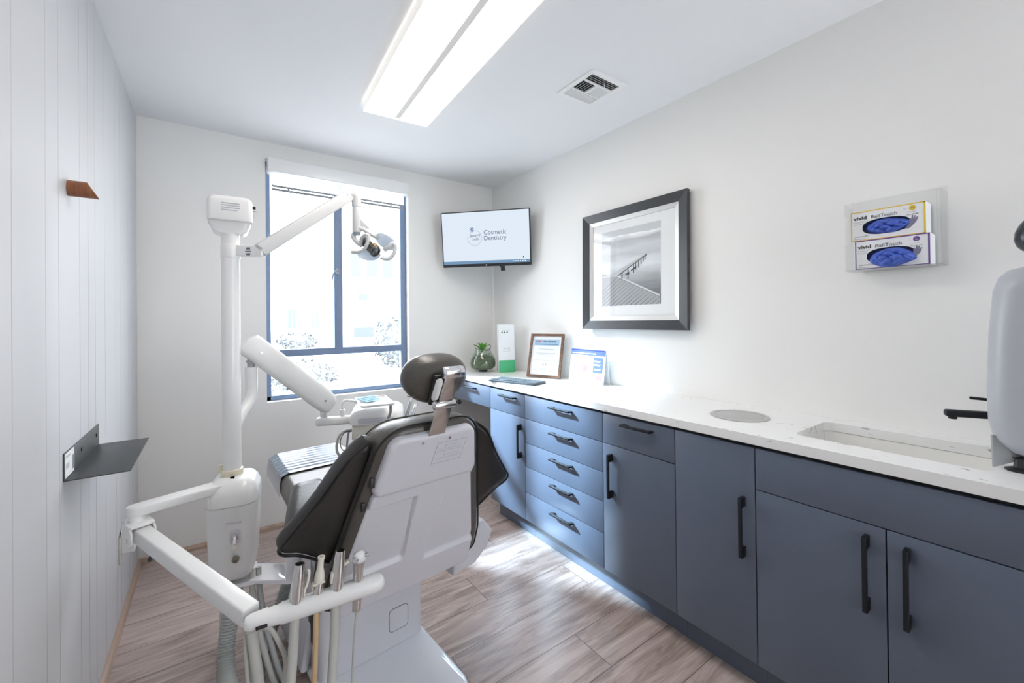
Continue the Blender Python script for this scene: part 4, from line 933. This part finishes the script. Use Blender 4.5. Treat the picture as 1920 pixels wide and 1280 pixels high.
def dental_light():
    t=thing('dental_light','white articulated dental operating light in front of the window','dental light',(PX,PY,1.56))
    j=V(.150,1.868,1.575)
    b=M().beam((PX+.020,PY-.013,1.577),(j.x+.012,j.y-.008,1.575),.03,.042,.004); b.cyl((PX,PY,1.548),(PX,PY,1.60),.0325,seg=28,bev=.002)
    br=part('bracket',b,WPL,t)
    part('bracket_mark',M().bx((.103,1.877,1.566),(.116,1.868,1.592),.001) if False else M().beam((.105,1.8795,1.583),(.117,1.8715,1.583),.0012,.008,0).beam((.102,1.8815,1.572),(.119,1.870,1.572),.0012,.004,0).beam((.105,1.8795,1.561),(.117,1.8715,1.561),.0012,.008,0),INK,br)
    e=V(.520,2.006,1.888)
    am=M().beam(j+V(-.005,-.004,.0),e,.038,.050,.007); part('arm',am,LAMPW,t)
    part('screw',M().cyl(j+V(.0,-.026,.008),j+V(.0,-.018,.008),.005,seg=12),STEEL,t); part('screw',M().cyl(e+V(-.02,-.028,-.01),e+V(-.02,-.015,-.01),.005,seg=12),STEEL,t)
    kx,ky=.549,2.003
    part('elbow',M().tube([V(.500,2.006,1.876),V(.528,2.006,1.892),V(.545,2.004,1.885),V(kx,ky,1.862),V(kx,ky,1.835)],[.022,.024,.024,.023,.021],18,None,4),LAMPW,t)
    part('drop_post',M().cyl((kx,ky,1.715),(kx,ky,1.838),.0195,seg=24,bev=.002).prism([(kx+.004,ky-.008,1.79),(kx+.05,ky-.035,1.735),(kx+.004,ky-.008,1.73)],(.006,.012,0),.001),LAMPW,t)
    part('post_tip',M().cyl((kx,ky,1.702),(kx,ky,1.716),.017,seg=20,bev=.002),mat('grey_blue_cap',(.25,.30,.36),.4),t)
    # head: barrel, two glass reflectors, yoke, handles
    R_=V(.813,-.582,0); U_=V(0,0,1); F_=V(.582,.813,0)
    c=V(.617,1.953,1.652)
    Q=lambda r,u,f=0: c+R_*r+U_*u+F_*f
    hd=part('lamp_barrel',M().lathe([(.020,0),(.0225,.004),(.0225,.085),(.026,.090),(.026,.102),(.019,.104),(.017,.098)],Q(-.058,.028,.01),Q(.016,-.035,-.03)-Q(-.058,.028,.01),28),mat('dark_bronze',(.16,.155,.15),.25,metal=.9),t)
    part('heat_fins',sum([],[]) or (lambda m:[m.cyl(Q(-.010+k*.006,-.006-k*.005,-.008-.003*k),Q(-.0075+k*.006,-.008-k*.005,-.009-.003*k),.0235,seg=24) for k in range(4)] and m)(M()),mat('copper_fin',(.45,.25,.12),.3,metal=1),hd)
    RG=mat('pearl_reflector',(.86,.90,.94),.15,coat=.5); nt=RG.node_tree; tl_=nt.nodes.new('ShaderNodeBsdfTranslucent'); tl_.inputs[0].default_value=(.80,.86,.92,1); mx_=nt.nodes.new('ShaderNodeMixShader'); mx_.inputs[0].default_value=.33
    nt.links.new(nt.nodes['Principled BSDF'].outputs[0],mx_.inputs[1]); nt.links.new(tl_.outputs[0],mx_.inputs[2]); nt.links.new(mx_.outputs[0],nt.nodes['Material Output'].inputs[0])
    def dish(cen,n,a,b_,dep,xdir):
        n=n.normalized(); x=(xdir-n*xdir.dot(n)).normalized(); y=n.cross(x); rings=[]
        for i in range(9):
            f=i/8; rings.append([cen+x*(a*f*math.cos(q))+y*(b_*f*math.sin(q))-n*(dep*(1-f*f)) for q in [2*PI*k/36 for k in range(36)]])
        for i in range(8,-1,-1):
            f=i/8; rings.append([cen+x*(a*f*math.cos(q))+y*(b_*f*math.sin(q))-n*(dep*(1-f*f)+.003) for q in [2*PI*k/36 for k in range(36)]])
        return M().loft(rings,False,False)
    part('reflector',dish(Q(.045,.022,.02),Q(-.35,-.55,-.75)-c+c-c if False else (R_*-.3+U_*-.65+F_*-.6),.056,.046,.022,R_+U_*-.5),RG,t)
    part('reflector',dish(Q(-.028,-.040,.0),(R_*.1+U_*-.5+F_*-.8),.052,.030,.02,R_+U_*-.1),RG,t)
    part('yoke',M().tube([Q(-.088,.070,.0),Q(-.100,.045,.0),Q(-.082,.018,.0),Q(-.060,.002,0)],.0115,12,None,5).tube([Q(-.095,.062,.0),Q(-.082,.082,0),Q(-.055,.078,0),Q(-.02,.056,.01),Q(.015,.038,.015)],[.0115,.0115,.011,.010,.009],12,None,5),LAMPW,t)
    part('handle',M().tube([Q(-.060,.004,-.01),Q(-.052,.028,-.03),Q(-.028,.042,-.045),Q(-.012,.034,-.05),Q(-.018,.004,-.05),Q(-.036,-.024,-.045),Q(-.062,-.034,-.035),Q(-.098,-.030,-.02)],.0085,12,None,6),LAMPW,t)
    part('handle',M().tube([Q(.046,-.018,.0),Q(.066,-.010,-.01),Q(.086,.008,-.01),Q(.097,-.004,-.01),Q(.092,-.036,-.01),Q(.070,-.060,-.01),Q(.046,-.062,-.01),Q(.030,-.056,-.01)],[.011,.0085,.0075],12,None,6),LAMPW,t)
dental_light()
def delivery():
    t=thing('delivery_unit','white instrument delivery unit on swing arm between chair and window','delivery unit',(PX,PY,.70))
    part('lower_arm',M().tube([V(PX,PY+.01,.885),V(.085,2.00,.925),V(.118,2.05,.965),V(.130,2.066,1.015),V(.130,2.066,1.115)],[.024,.026,.026,.024,.0225],20,None,5),WPL,t)
    part('pivot',M().cyl((.130,2.066,1.115),(.130,2.066,1.165),.014,seg=18).cyl((.130,2.066,1.135),(.130,2.066,1.143),.018,seg=18),GREYPL,t)
    a,b=V(.112,2.062,1.222),V(.452,2.095,.905); d=(b-a).normalized()
    sd=d.cross(V(0,0,1)).normalized(); up=sd.cross(d)
    rings=[]; Ln=(b-a).length
    for f,k in ((0,.5),(.012,.8),(.03,.95),(.06,1),(.5,1),(.88,1),(.95,.93),(.985,.75),(1,.45)):
        p=a+d*(Ln*f); rings.append([p+sd*x+up*(y-.014*(1-k)) for x,y in rrect(.06*(.75+.25*k),.100*k,.022*k,5)])
    part('swing_arm',M().loft(rings),WPL,t)
    for p in (a+d*.07,b-d*.05): part('screw',M().cyl(p-sd*-.034,p-sd*-.028,.004,seg=10) if False else M().cyl(p-sd*.034,p-sd*.026,.004,seg=10).cyl(p+sd*.026,p+sd*.0335,.004,seg=10),STEEL,t)
    e1=V(math.cos(math.radians(20)),-math.sin(math.radians(20)),0); e2=V(-e1.y,e1.x,0); O=V(.535,2.062,0)
    T=Matrix.Translation(O)@Matrix((e1,e2,V(0,0,1))).transposed().to_4x4()
    k=T@V(-.128,.04,0)
    part('arm_socket',M().cyl((k.x,k.y,.845),(k.x,k.y,.892),.017,seg=20,bev=.003).cyl((k.x,k.y,.89),(k.x,k.y,.925),.011,seg=16),WPL,t)
    part('cross_bar',M().bx((-.165,.018,.808),(.02,.062,.847),.012,T=T),WPL,t)
    # body: cream base and rounded white hood
    part('base',M().bx((0,-.01,.738),(.225,.215,.806),.005,T=T),CREAM2,t)
    rings=[]
    for z,i in ((.807,.0),(.810,-.008),(.835,-.010),(.858,-.004),(.874,.010),(.883,.030),(.886,.055)):
        rings.append([T@V(.115+x-.4*max(0,i),.105+y,z) for x,y in rrect(.235-2*i-.8*max(0,i),.245-2*i,.04,6)])
    hd=part('hood',M().loft(rings),WPL,t)
    part('handle_recess',M().prism([T@V(x+.112,-.0265,z+.83) for x,z in rrect(.165,.026,.010,4)],T.to_3x3()@V(0,-.0022,0),.0008),WPL2,hd)
    # tray and its supports
    tr=[(.517,2.062),(.652,2.026),(.683,1.815),(.545,1.818)]
    cx=sum(p[0] for p in tr)/4; cy=sum(p[1] for p in tr)/4
    ang=math.atan2(2.026-2.062,.652-.517); TT=Matrix.Translation((cx,cy,.930))@Matrix.Rotation(ang+.12,4,'Z')
    m=M().prism([TT@V(x,y,0) for x,y in rrect(.14,.232,.014,4)],(0,0,.005),.001)
    m.ring([TT@V(x,y,.0075) for x,y in rrect(.138,.230,.014,4)],.0035,8); part('tray',m,WPL,t)
    s=T@V(-.045,.04,0)
    part('tray_arm',M().cyl((s.x,s.y,.846),(s.x,s.y,.878),.012,seg=18,bev=.002).tube([V(s.x,s.y,.872),V(s.x,s.y,.91),V(s.x+.02,s.y-.012,.922),V(.56,2.0,.924),V(.60,1.93,.9255)],.006,12,None,4),WPL,t)
    part('tray_leg',M().cyl(TT@V(.055,-.10,-.001),TT@V(.055,-.10,-.03),.007,seg=12).cyl(TT@V(.055,-.10,-.03),TT@V(.045,-.09,-.062),.006,seg=12),GREYPL,t)
    part('bundle_hose',M().tube([T@V(.0,.05,.775),T@V(-.04,.04,.772),T@V(-.065,.03,.745),T@V(-.07,.03,.68),T@V(-.03,.05,.61)],.006,10,None,5),HOSE,t)
    part('bundle_hose',M().tube([T@V(.0,.03,.772),T@V(-.035,.02,.77),T@V(-.052,.0,.74),T@V(-.04,-.03,.705),T@V(.0,-.04,.695),T@V(.04,-.02,.72),T@V(.045,.0,.739)],.0022,8,None,6),BLKPL,t)
    part('bundle_hose',M().tube([T@V(.0,.06,.77),T@V(-.018,.05,.765),T@V(-.026,.04,.72),T@V(-.03,.04,.62)],.005,8,None,5),GREYPL,t)
    solo('face_mask',(lambda m:[m.bx((-.042,-.045+k*.022,.0085+.0025*k),(.045,-.015+k*.022,.0102+.0025*k),.0006,seg=1,T=TT@Matrix.Rotation(.5,4,'Z')@Matrix.Translation((-.008,.03,0))) for k in range(4)] and m.tube([TT@V(-.05,.02,.009),TT@V(-.055,.06,.012),TT@V(-.02,.085,.012),TT@V(.02,.09,.012)],.0014,6,None,5))(M()),mat('pale_blue_mask',(.38,.66,.82),.7),'folded pale blue face mask lying on the instrument tray','face mask')
    for i,(dx,lab) in enumerate(((0,'grey handpiece with thin tip parked at the delivery unit edge'),(.026,'shorter grey handpiece with open tip parked at the delivery unit edge'))):
        base=T@V(.243+dx,.012,.800); tp=base+V(.040,.022,.095-.018*i)
        h=thing('handpiece',lab,'handpiece',base,0,'handpieces at the delivery unit')
        part('grip',M().cyl(base,tp,.0085,.0075,seg=16,bev=.001),mat('grey_handpiece',(.30,.33,.36),.3,metal=.6) if i==0 else STEEL,h)
        if i==0: part('tip',M().cyl(tp,tp+(tp-base).normalized()*.028,.003,.0018,seg=10),STEEL,h)
        else: part('tip',M().lathe([(.0078,0),(.0078,.008),(.004,.009),(.004,.003)],tp,tp-base,16,caps=False),STEEL,h)
delivery()
# ------------------------------------------------------------------ assistant arm with instrument holder
BA,BB=V(.105,1.168,.590),V(.352,1.147,.590)
def assistant():
    t=thing('assistant_arm','white folding arm with instrument holder bar in front of the chair','instrument arm',(PX,PY,.66))
    a=V(.085,1.905,.705); b=V(-.205,1.815,.705); d=(b-a).normalized(); s=d.cross(V(0,0,1)).normalized()
    pts=[]
    for i in range(13): q=PI*i/12-PI/2; pts.append(a-d*(.036*math.cos(q))+s*(.036*math.sin(q)))
    for i in range(13): q=PI/2-PI*i/12; pts.append(b+d*(.026*math.cos(q))+s*(.026*math.sin(q)))
    pts=[V(p.x,p.y,.683) for p in pts]
    part('upper_arm',M().prism(pts,(0,0,.030),.004),WPL,t)
    part('swivel_disc',M().cyl((.075,1.900,.6715),(.075,1.900,.6835),.038,seg=30,bev=.002),WPL2,t)
    f0,f1=V(-.197,1.800,.632),V(.072,1.205,.588); fd=(f1-f0).normalized(); fs=fd.cross(V(0,0,1)).normalized()
    k=M().cyl((-.203,1.813,.66),(-.203,1.813,.6835),.022,seg=24)
    k.beam(f0-fd*.03+V(0,0,.032),f0+fd*.035+V(0,0,.030),.062,.008,.003)
    for sg in (-1,1):
        o=f0+fs*(sg*.027); up=V(0,0,1)
        k.prism([o-fd*.03+up*.034,o+fd*.022+up*.034,o+fd*.038+up*.014,o+fd*.040-up*.020,o+fd*.020-up*.034,o-fd*.004-up*.034,o-fd*.03-up*.012],fs*(sg*.006),.002)
    k.bx((-.235,1.800,.625),(-.200,1.850,.668),.004); eb=part('elbow_bracket',k,WPL,t)
    part('pivot_screw',M().cyl(f0-fs*.0335+fd*.012-V(0,0,.012),f0-fs*.037+fd*.012-V(0,0,.012),.006,seg=14).cyl(f0+fs*.0335+fd*.012-V(0,0,.012),f0+fs*.037+fd*.012-V(0,0,.012),.006,seg=14),STEEL,eb)
    part('forearm',M().beam(f0+fd*.01,f1,.043,.045,.006),WPL,t)
    part('pivot_pin',M().cyl(f1+V(.012,-.02,-.012),f1+V(.03,-.03,-.012),.017,seg=20),STEEL,t)
    # holder bar with clevis at its root
    dr=(BB-BA).normalized(); up=V(0,0,1); sd=dr.cross(up)
    h=M().lathe([(.0195,-.002),(.0215,.012),(.0215,.022),(.0245,.030),(.0245,.243),(.0238,.255),(.020,.266),(.013,.2725),(.003,.275)],BA,dr,32)
    rings=[]
    for f,w_,hh in ((-.052,.010,.012),(-.047,.024,.028),(-.035,.034,.036),(-.018,.038,.039),(0,.041,.042)):
        rings.append([BA+dr*f+sd*x+up*(y+.001) for x,y in rrect(w_,hh,min(w_,hh)*.45,5)])
    h.loft(rings); part('holder_bar',h,WPL,t)
    part('clevis_slot',M().bx((-.026,-.0205,-.010),(-.002,-.0195,-.001),.002,T=Matrix.Translation(BA)@Matrix((dr,-sd if False else V(-dr.y,dr.x,0),up)).transposed().to_4x4()),BLKPL,t)
assistant()
def instruments():
    dr=(BB-BA).normalized()
    def base(px): return BA+dr*px
    def hose(p,pts,r,mt): return M().tube([p]+pts,r,14,None,8)
    G='instruments in the holder bar'
    # high-volume suction (first)
    def hve(px,label,tall,lever):
        p=base(px); ax=V(.10,0,1).normalized(); o=p+ax*.016; h=thing('suction_handpiece',label,'suction handpiece',p-V(0,0,.03),0,G)
        L=.098 if tall else .092
        bd=part('body',M().lathe([(.0125,-.004),(.0165,-.002),(.0165,.03),(.0142,.06),(.0118,L-.004),(.0112,L),(.0085,L),(.0085,L-.02),(.0001,L-.02)],o,ax,24),STEEL,h)
        sdv=V(1,0,0)
        if lever==0:
            lv=M().tube([o+ax*.022+sdv*.014,o+ax*.034+sdv*.021,o+ax*.062+sdv*.0235,o+ax*.070+sdv*.0195],[.0042,.0048,.0040,.0034],10,None,4); lv.beam(o+ax*.0+sdv*.012,o+ax*.03+sdv*.014,.012,.012,.003)
            part('lever',lv,CREAM2,h)
        else:
            lv=M().beam(o+ax*.048+V(-.018,0,-.004),o+ax*.060+V(.024,0,.004),.014,.007,.003).beam(o+ax*.020+V(-.014,0,0),o+ax*.046+V(-.014,0,0),.016,.009,.003); part('lever',lv,CREAM2,h)
        part('hose',M().tube([p-V(.002,0,.012),p+V(-.008,-.012,-.10),p+V(-.022,-.035,-.22),p+V(-.03,-.05,-.34),p+V(-.02,-.045,-.46),p+V(.02,-.01,-.55),p+V(.05,.06,-.5735)],.0112,14,None,6),HOSE,h)
    hve(.058,'slim metal suction tip with side lever, holder bar position nearest its joint',False,0)
    p=base(.107); ax=V(.10,0,1).normalized(); o=p+ax*.018
    h=thing('saliva_ejector','small ivory saliva ejector valve with tan hose in the holder bar','saliva ejector',p-V(0,0,.03),0,G)
    part('body',M().lathe([(.009,-.004),(.0115,-.002),(.0115,.018),(.0105,.022),(.0105,.030),(.010,.034)],o,ax,22),STEEL,h)
    part('tip',M().lathe([(.0112,.032),(.0125,.038),(.0112,.052),(.0072,.066),(.0072,.086),(.0085,.088),(.0085,.094),(.0045,.094),(.0045,.08),(.0001,.08)],o,ax,22),CREAM2,h)
    part('lever',M().beam(o+ax*.029+V(-.016,0,0),o+ax*.031+V(.013,0,0),.020,.004,.0015).beam(o+ax*.017+V(-.0145,0,0),o+ax*.03+V(-.0145,0,0),.012,.003,.001),CREAM2,h)
    part('hose',M().tube([p-V(.002,0,.014),p+V(-.006,-.008,-.10),p+V(-.014,-.02,-.25),p+V(-.018,-.03,-.40),p+V(-.01,-.02,-.52),p+V(.02,.03,-.578)],.0068,12,None,6),TAN,h)
    hve(.152,'tapered metal suction handpiece with ivory lever, beside the air water syringe',True,1)
    p=base(.205); ax=V(.06,0,1).normalized(); o=p+ax*.018
    h=thing('air_water_syringe','metal air water syringe with rounded head at the free end of holder bar','syringe',p-V(0,0,.06),0,G)
    part('body',M().lathe([(.0085,-.075),(.0105,-.073),(.0112,-.04),(.0112,0),(.0125,.012),(.0125,.030),(.0145,.044),(.0155,.052)],o,ax,24),STEEL,h)
    part('head',M().ell((0,0,0),(.0175,.0135,.017),2.3,T=Matrix.Translation(o+ax*.064)),WPL,h)
    part('button',M().cyl(o+ax*.066+V(-.010,-.010,0),o+ax*.066+V(-.016,-.016,0),.0075,seg=16,bev=.001).cyl(o+ax*.067+V(.012,-.008,.002),o+ax*.067+V(.022,-.012,.003),.005,seg=14,bev=.001),CHROME,h)
    part('hose',M().tube([o-ax*.075,o-ax*.16+V(-.004,-.004,0),o+V(-.03,-.03,-.32),o+V(-.055,-.055,-.45),o+V(-.07,-.05,-.56),o+V(-.05,.0,-.603)],.0028,8,None,6),HOSE,h)
instruments()
def hoses():
    def corr(pts,r,name,label):
        P=spline([Vector(p) for p in pts],40); m=M(); L=[0]
        for a,b in zip(P,P[1:]): L.append(L[-1]+(b-a).length)
        n=int(L[-1]/.0052); Q=[];R=[]; k=0
        for i in range(n+1):
            s=L[-1]*i/n
            while k<len(L)-2 and L[k+1]<s: k+=1
            f=(s-L[k])/max(1e-9,L[k+1]-L[k]); Q.append(P[k].lerp(P[k+1],f)); R.append(r*(1 if i%2 else .80))
        solo(name,m.tube(Q,R,18),HOSE2,label,'hose')
    corr([(.062,1.925,.352),(.060,1.92,.28),(.048,1.905,.20),(.034,1.88,.10),(.032,1.82,.045),(.04,1.72,.033),(.05,1.58,.033)],.030,'corrugated_hose','thick grey corrugated hose dropping from the white switch housing')
    corr([(.262,2.03,.20),(.24,2.035,.13),(.20,2.00,.06),(.160,1.93,.032),(.125,1.83,.031),(.113,1.70,.031),(.118,1.60,.031),(.120,1.50,.031)],.027,'corrugated_hose','grey corrugated hose curving across the floor from the chair base')
    m=lambda pts,r: M().tube(pts,r,12,None,8)
    solo('supply_tube',m([(.115,1.885,.36),(.118,1.875,.28),(.13,1.84,.18),(.150,1.80,.08),(.168,1.74,.016),(.185,1.65,.014)],.010),HOSE,'grey supply tube beside the corrugated hose under the housing','tube')
    solo('supply_tube',m([(.138,1.890,.36),(.141,1.880,.28),(.153,1.845,.18),(.174,1.81,.08),(.194,1.75,.016),(.212,1.66,.014)],.010),HOSE2,'second grey supply tube under the housing, nearer the dental chair','tube')
    solo('holder_hose',m([(.060,1.205,.557),(.062,1.20,.50),(.066,1.195,.40),(.07,1.19,.28)],.0055),HOSE,'thin grey hose hanging straight from the forearm end','hose')
    solo('holder_hose',m([(.072,1.195,.556),(.078,1.190,.50),(.088,1.185,.40),(.094,1.18,.28),(.10,1.18,.16)],.012),HOSE,'thick pale grey hose hanging below the holder bar joint','hose')
    solo('holder_hose',m([(.098,1.193,.556),(.112,1.19,.545),(.128,1.187,.51),(.143,1.183,.46),(.138,1.18,.41),(.118,1.178,.36),(.11,1.176,.28)],.0055),HOSE,'grey hose looping out below the holder bar joint','hose')
hoses()
# ------------------------------------------------------------------ outside the window
def outside():
    EXW=mat('sunlit_white_render',(.80,.80,.80),.9); EXG=mat('pale_grey_concrete',(.74,.76,.78),.9); WIN=mat('tinted_building_glass',(.13,.155,.18),.9); ROOF=mat('pale_roof_gravel',(.62,.60,.58),.9,noise=.3,nscale=60); LEAF=mat('pale_tree_leaves',(.22,.245,.26),.6,noise=.25,nscale=8)
    solo('ground_outside',M().bx((-40,3.6,-4.3),(70,90,-4.2)),mat('street_asphalt',(.36,.33,.30),.9,noise=.1,nscale=2),kind='structure')
    t=thing('office_tower','tall pale office tower with vertical window strips behind the low building','building',(19,52,-4.2))
    part('wall',M().bx((12.6,50,-4.2),(30,62,9.6)),EXG,t)
    for i in range(9): part('window_strip',M().bx((12.9+i*1.9,49.9,3.0),(14.1+i*1.9,50.0,9.3)),WIN,t)
    t=thing('low_building','low white building with flat roof in front of the tower','building',(9.6,28,-4.2))
    part('wall',M().bx((6.7,26,-4.2),(17,34,4.05)),EXW,t)
    part('window',M().bx((6.9,25.95,.35),(8.1,26.0,.95)),WIN,t); part('window',M().bx((7.2,25.95,2.6),(7.7,26.0,3.0)),WIN,t)
    t=thing('house','white house with two small paned windows seen through the glass','building',(3.5,21,-4.2))
    part('wall',M().bx((1.2,20.2,-4.2),(5.3,27,3.2)),EXW,t)
    for x in (2.62,3.52):
        part('window',M().bx((x,20.15,1.05),(x+.14,20.2,1.85)).bx((x+.19,20.15,1.05),(x+.33,20.2,1.85)),WIN,t); part('window',M().bx((x,20.15,2.25),(x+.33,20.2,2.5)),EXG,t)
    t=thing('flat_roof','pale gravel flat roof with dark edge below the window','roof',(2.6,10,-2))
    part('deck',M().add([(1.9,11.2,.0),(3.6,10.2,-.42),(3.0,7.5,-.45),(1.2,7.5,-.40)],[(0,1,2,3)]).prism([(1.9,11.2,-.35),(3.6,10.2,-.75),(3.0,7.5,-.8),(1.2,7.5,-.75)],(0,0,-3.4)),ROOF,t)
    part('edge',M().beam((1.95,11.2,.03),(3.62,10.2,-.39),.06,.05),mat('roof_edge',(.3,.3,.32),.8),t)
    t=thing('utility_box','pale blue rooftop box in the lower window pane','utility box',(4.3,15.5,-4.2))
    part('box',M().bx((4.05,15.4,-4.2),(4.75,16.0,.32)),mat('pale_blue_box',(.45,.56,.68),.8),t)
    def bush(name,label,c,rad,n,seed,ls):
        rnd=random.Random(seed); t=thing(name,label,'tree' if 'tree' in name else 'hedge',(c[0],c[1],-4.2)); m=M()
        m.ell(c,(rad[0]*.8,rad[1]*.8,rad[2]*.8),2,nu=20,nv=12)
        for i in range(n):
            d=V(rnd.gauss(0,1),rnd.gauss(0,1),rnd.gauss(0,1)).normalized(); k=rnd.uniform(.78,1.02)
            p=V(c[0]+d.x*rad[0]*k,c[1]+d.y*rad[1]*k,c[2]+d.z*rad[2]*k); x=V(rnd.gauss(0,1),rnd.gauss(0,1),rnd.gauss(0,1)).normalized()*ls; y=x.cross(d).normalized()*ls*.6
            m.add([p-x,p-y,p+x,p+y],[(0,1,2,3)])
        part('foliage',m,LEAF,t); part('trunk',M().cyl((c[0],c[1],-4.2),(c[0],c[1],c[2]-rad[2]*.5),.12,seg=8),mat('pale_bark',(.55,.55,.54),.9),t)
    bush('tree','round clipped tree beside the right window edge outside',(5.55,15.5,.55),(.75,.7,1.05),900,1,.09)
    bush('hedge','sloping hedge in front of the white house outside',(2.75,18.6,.55),(.75,.5,.38),600,2,.08)
    bush('shrub','broad pale shrub filling the lower pane corner outside',(.95,7.6,-.35),(.9,.6,.72),1400,5,.06)
    bush('shrub','pale shrub beside the gravel roof outside',(1.75,10.8,.0),(.75,.5,.45),800,6,.06)
outside()
# ------------------------------------------------------------------ light, camera
world=bpy.data.worlds.new('sky'); sc.world=world; world.use_nodes=True
bg=world.node_tree.nodes['Background']; bg.inputs[0].default_value=(.90,.94,1.0,1); bg.inputs[1].default_value=3.0
sun=bpy.data.lights.new('sun','SUN'); sun.energy=7.8; sun.angle=math.radians(4); sun.color=(.56,.80,1.0)
so=bpy.data.objects.new('sun',sun); COL.objects.link(so); so.rotation_euler=Vector((.685,-1,-.80)).to_track_quat('-Z','Y').to_euler()
F=Vector((0.582,0.813,0.006)); f,yaw,pit,rol=783.28,math.radians(35.6193),math.radians(.3415),math.radians(-.637)
F=Vector((math.sin(yaw)*math.cos(pit),math.cos(yaw)*math.cos(pit),math.sin(pit))); R=Vector((math.cos(yaw),-math.sin(yaw),0)); U=R.cross(F)
R2=R*math.cos(rol)+U*math.sin(rol); U2=U*math.cos(rol)-R*math.sin(rol)
cam=bpy.data.cameras.new('camera'); co=bpy.data.objects.new('camera',cam); COL.objects.link(co)
co.matrix_world=Matrix.Translation((0,0,1.2995))@Matrix((R2,U2,-F)).transposed().to_4x4()
cam.sensor_width=36; cam.sensor_fit='HORIZONTAL'; cam.lens=36*f/1920; cam.shift_y=-(640-595.15)/1920; cam.clip_start=.02; cam.clip_end=300
sc.camera=co
vs=sc.view_settings; vs.view_transform='Standard'; vs.look='None'; vs.gamma=1; vs.use_curve_mapping=False; vs.exposure=1.52
sc.cycles.max_bounces=10; sc.cycles.diffuse_bounces=6; sc.cycles.transparent_max_bounces=16; sc.cycles.caustics_reflective=False; sc.cycles.caustics_refractive=False; sc.cycles.sample_clamp_indirect=8
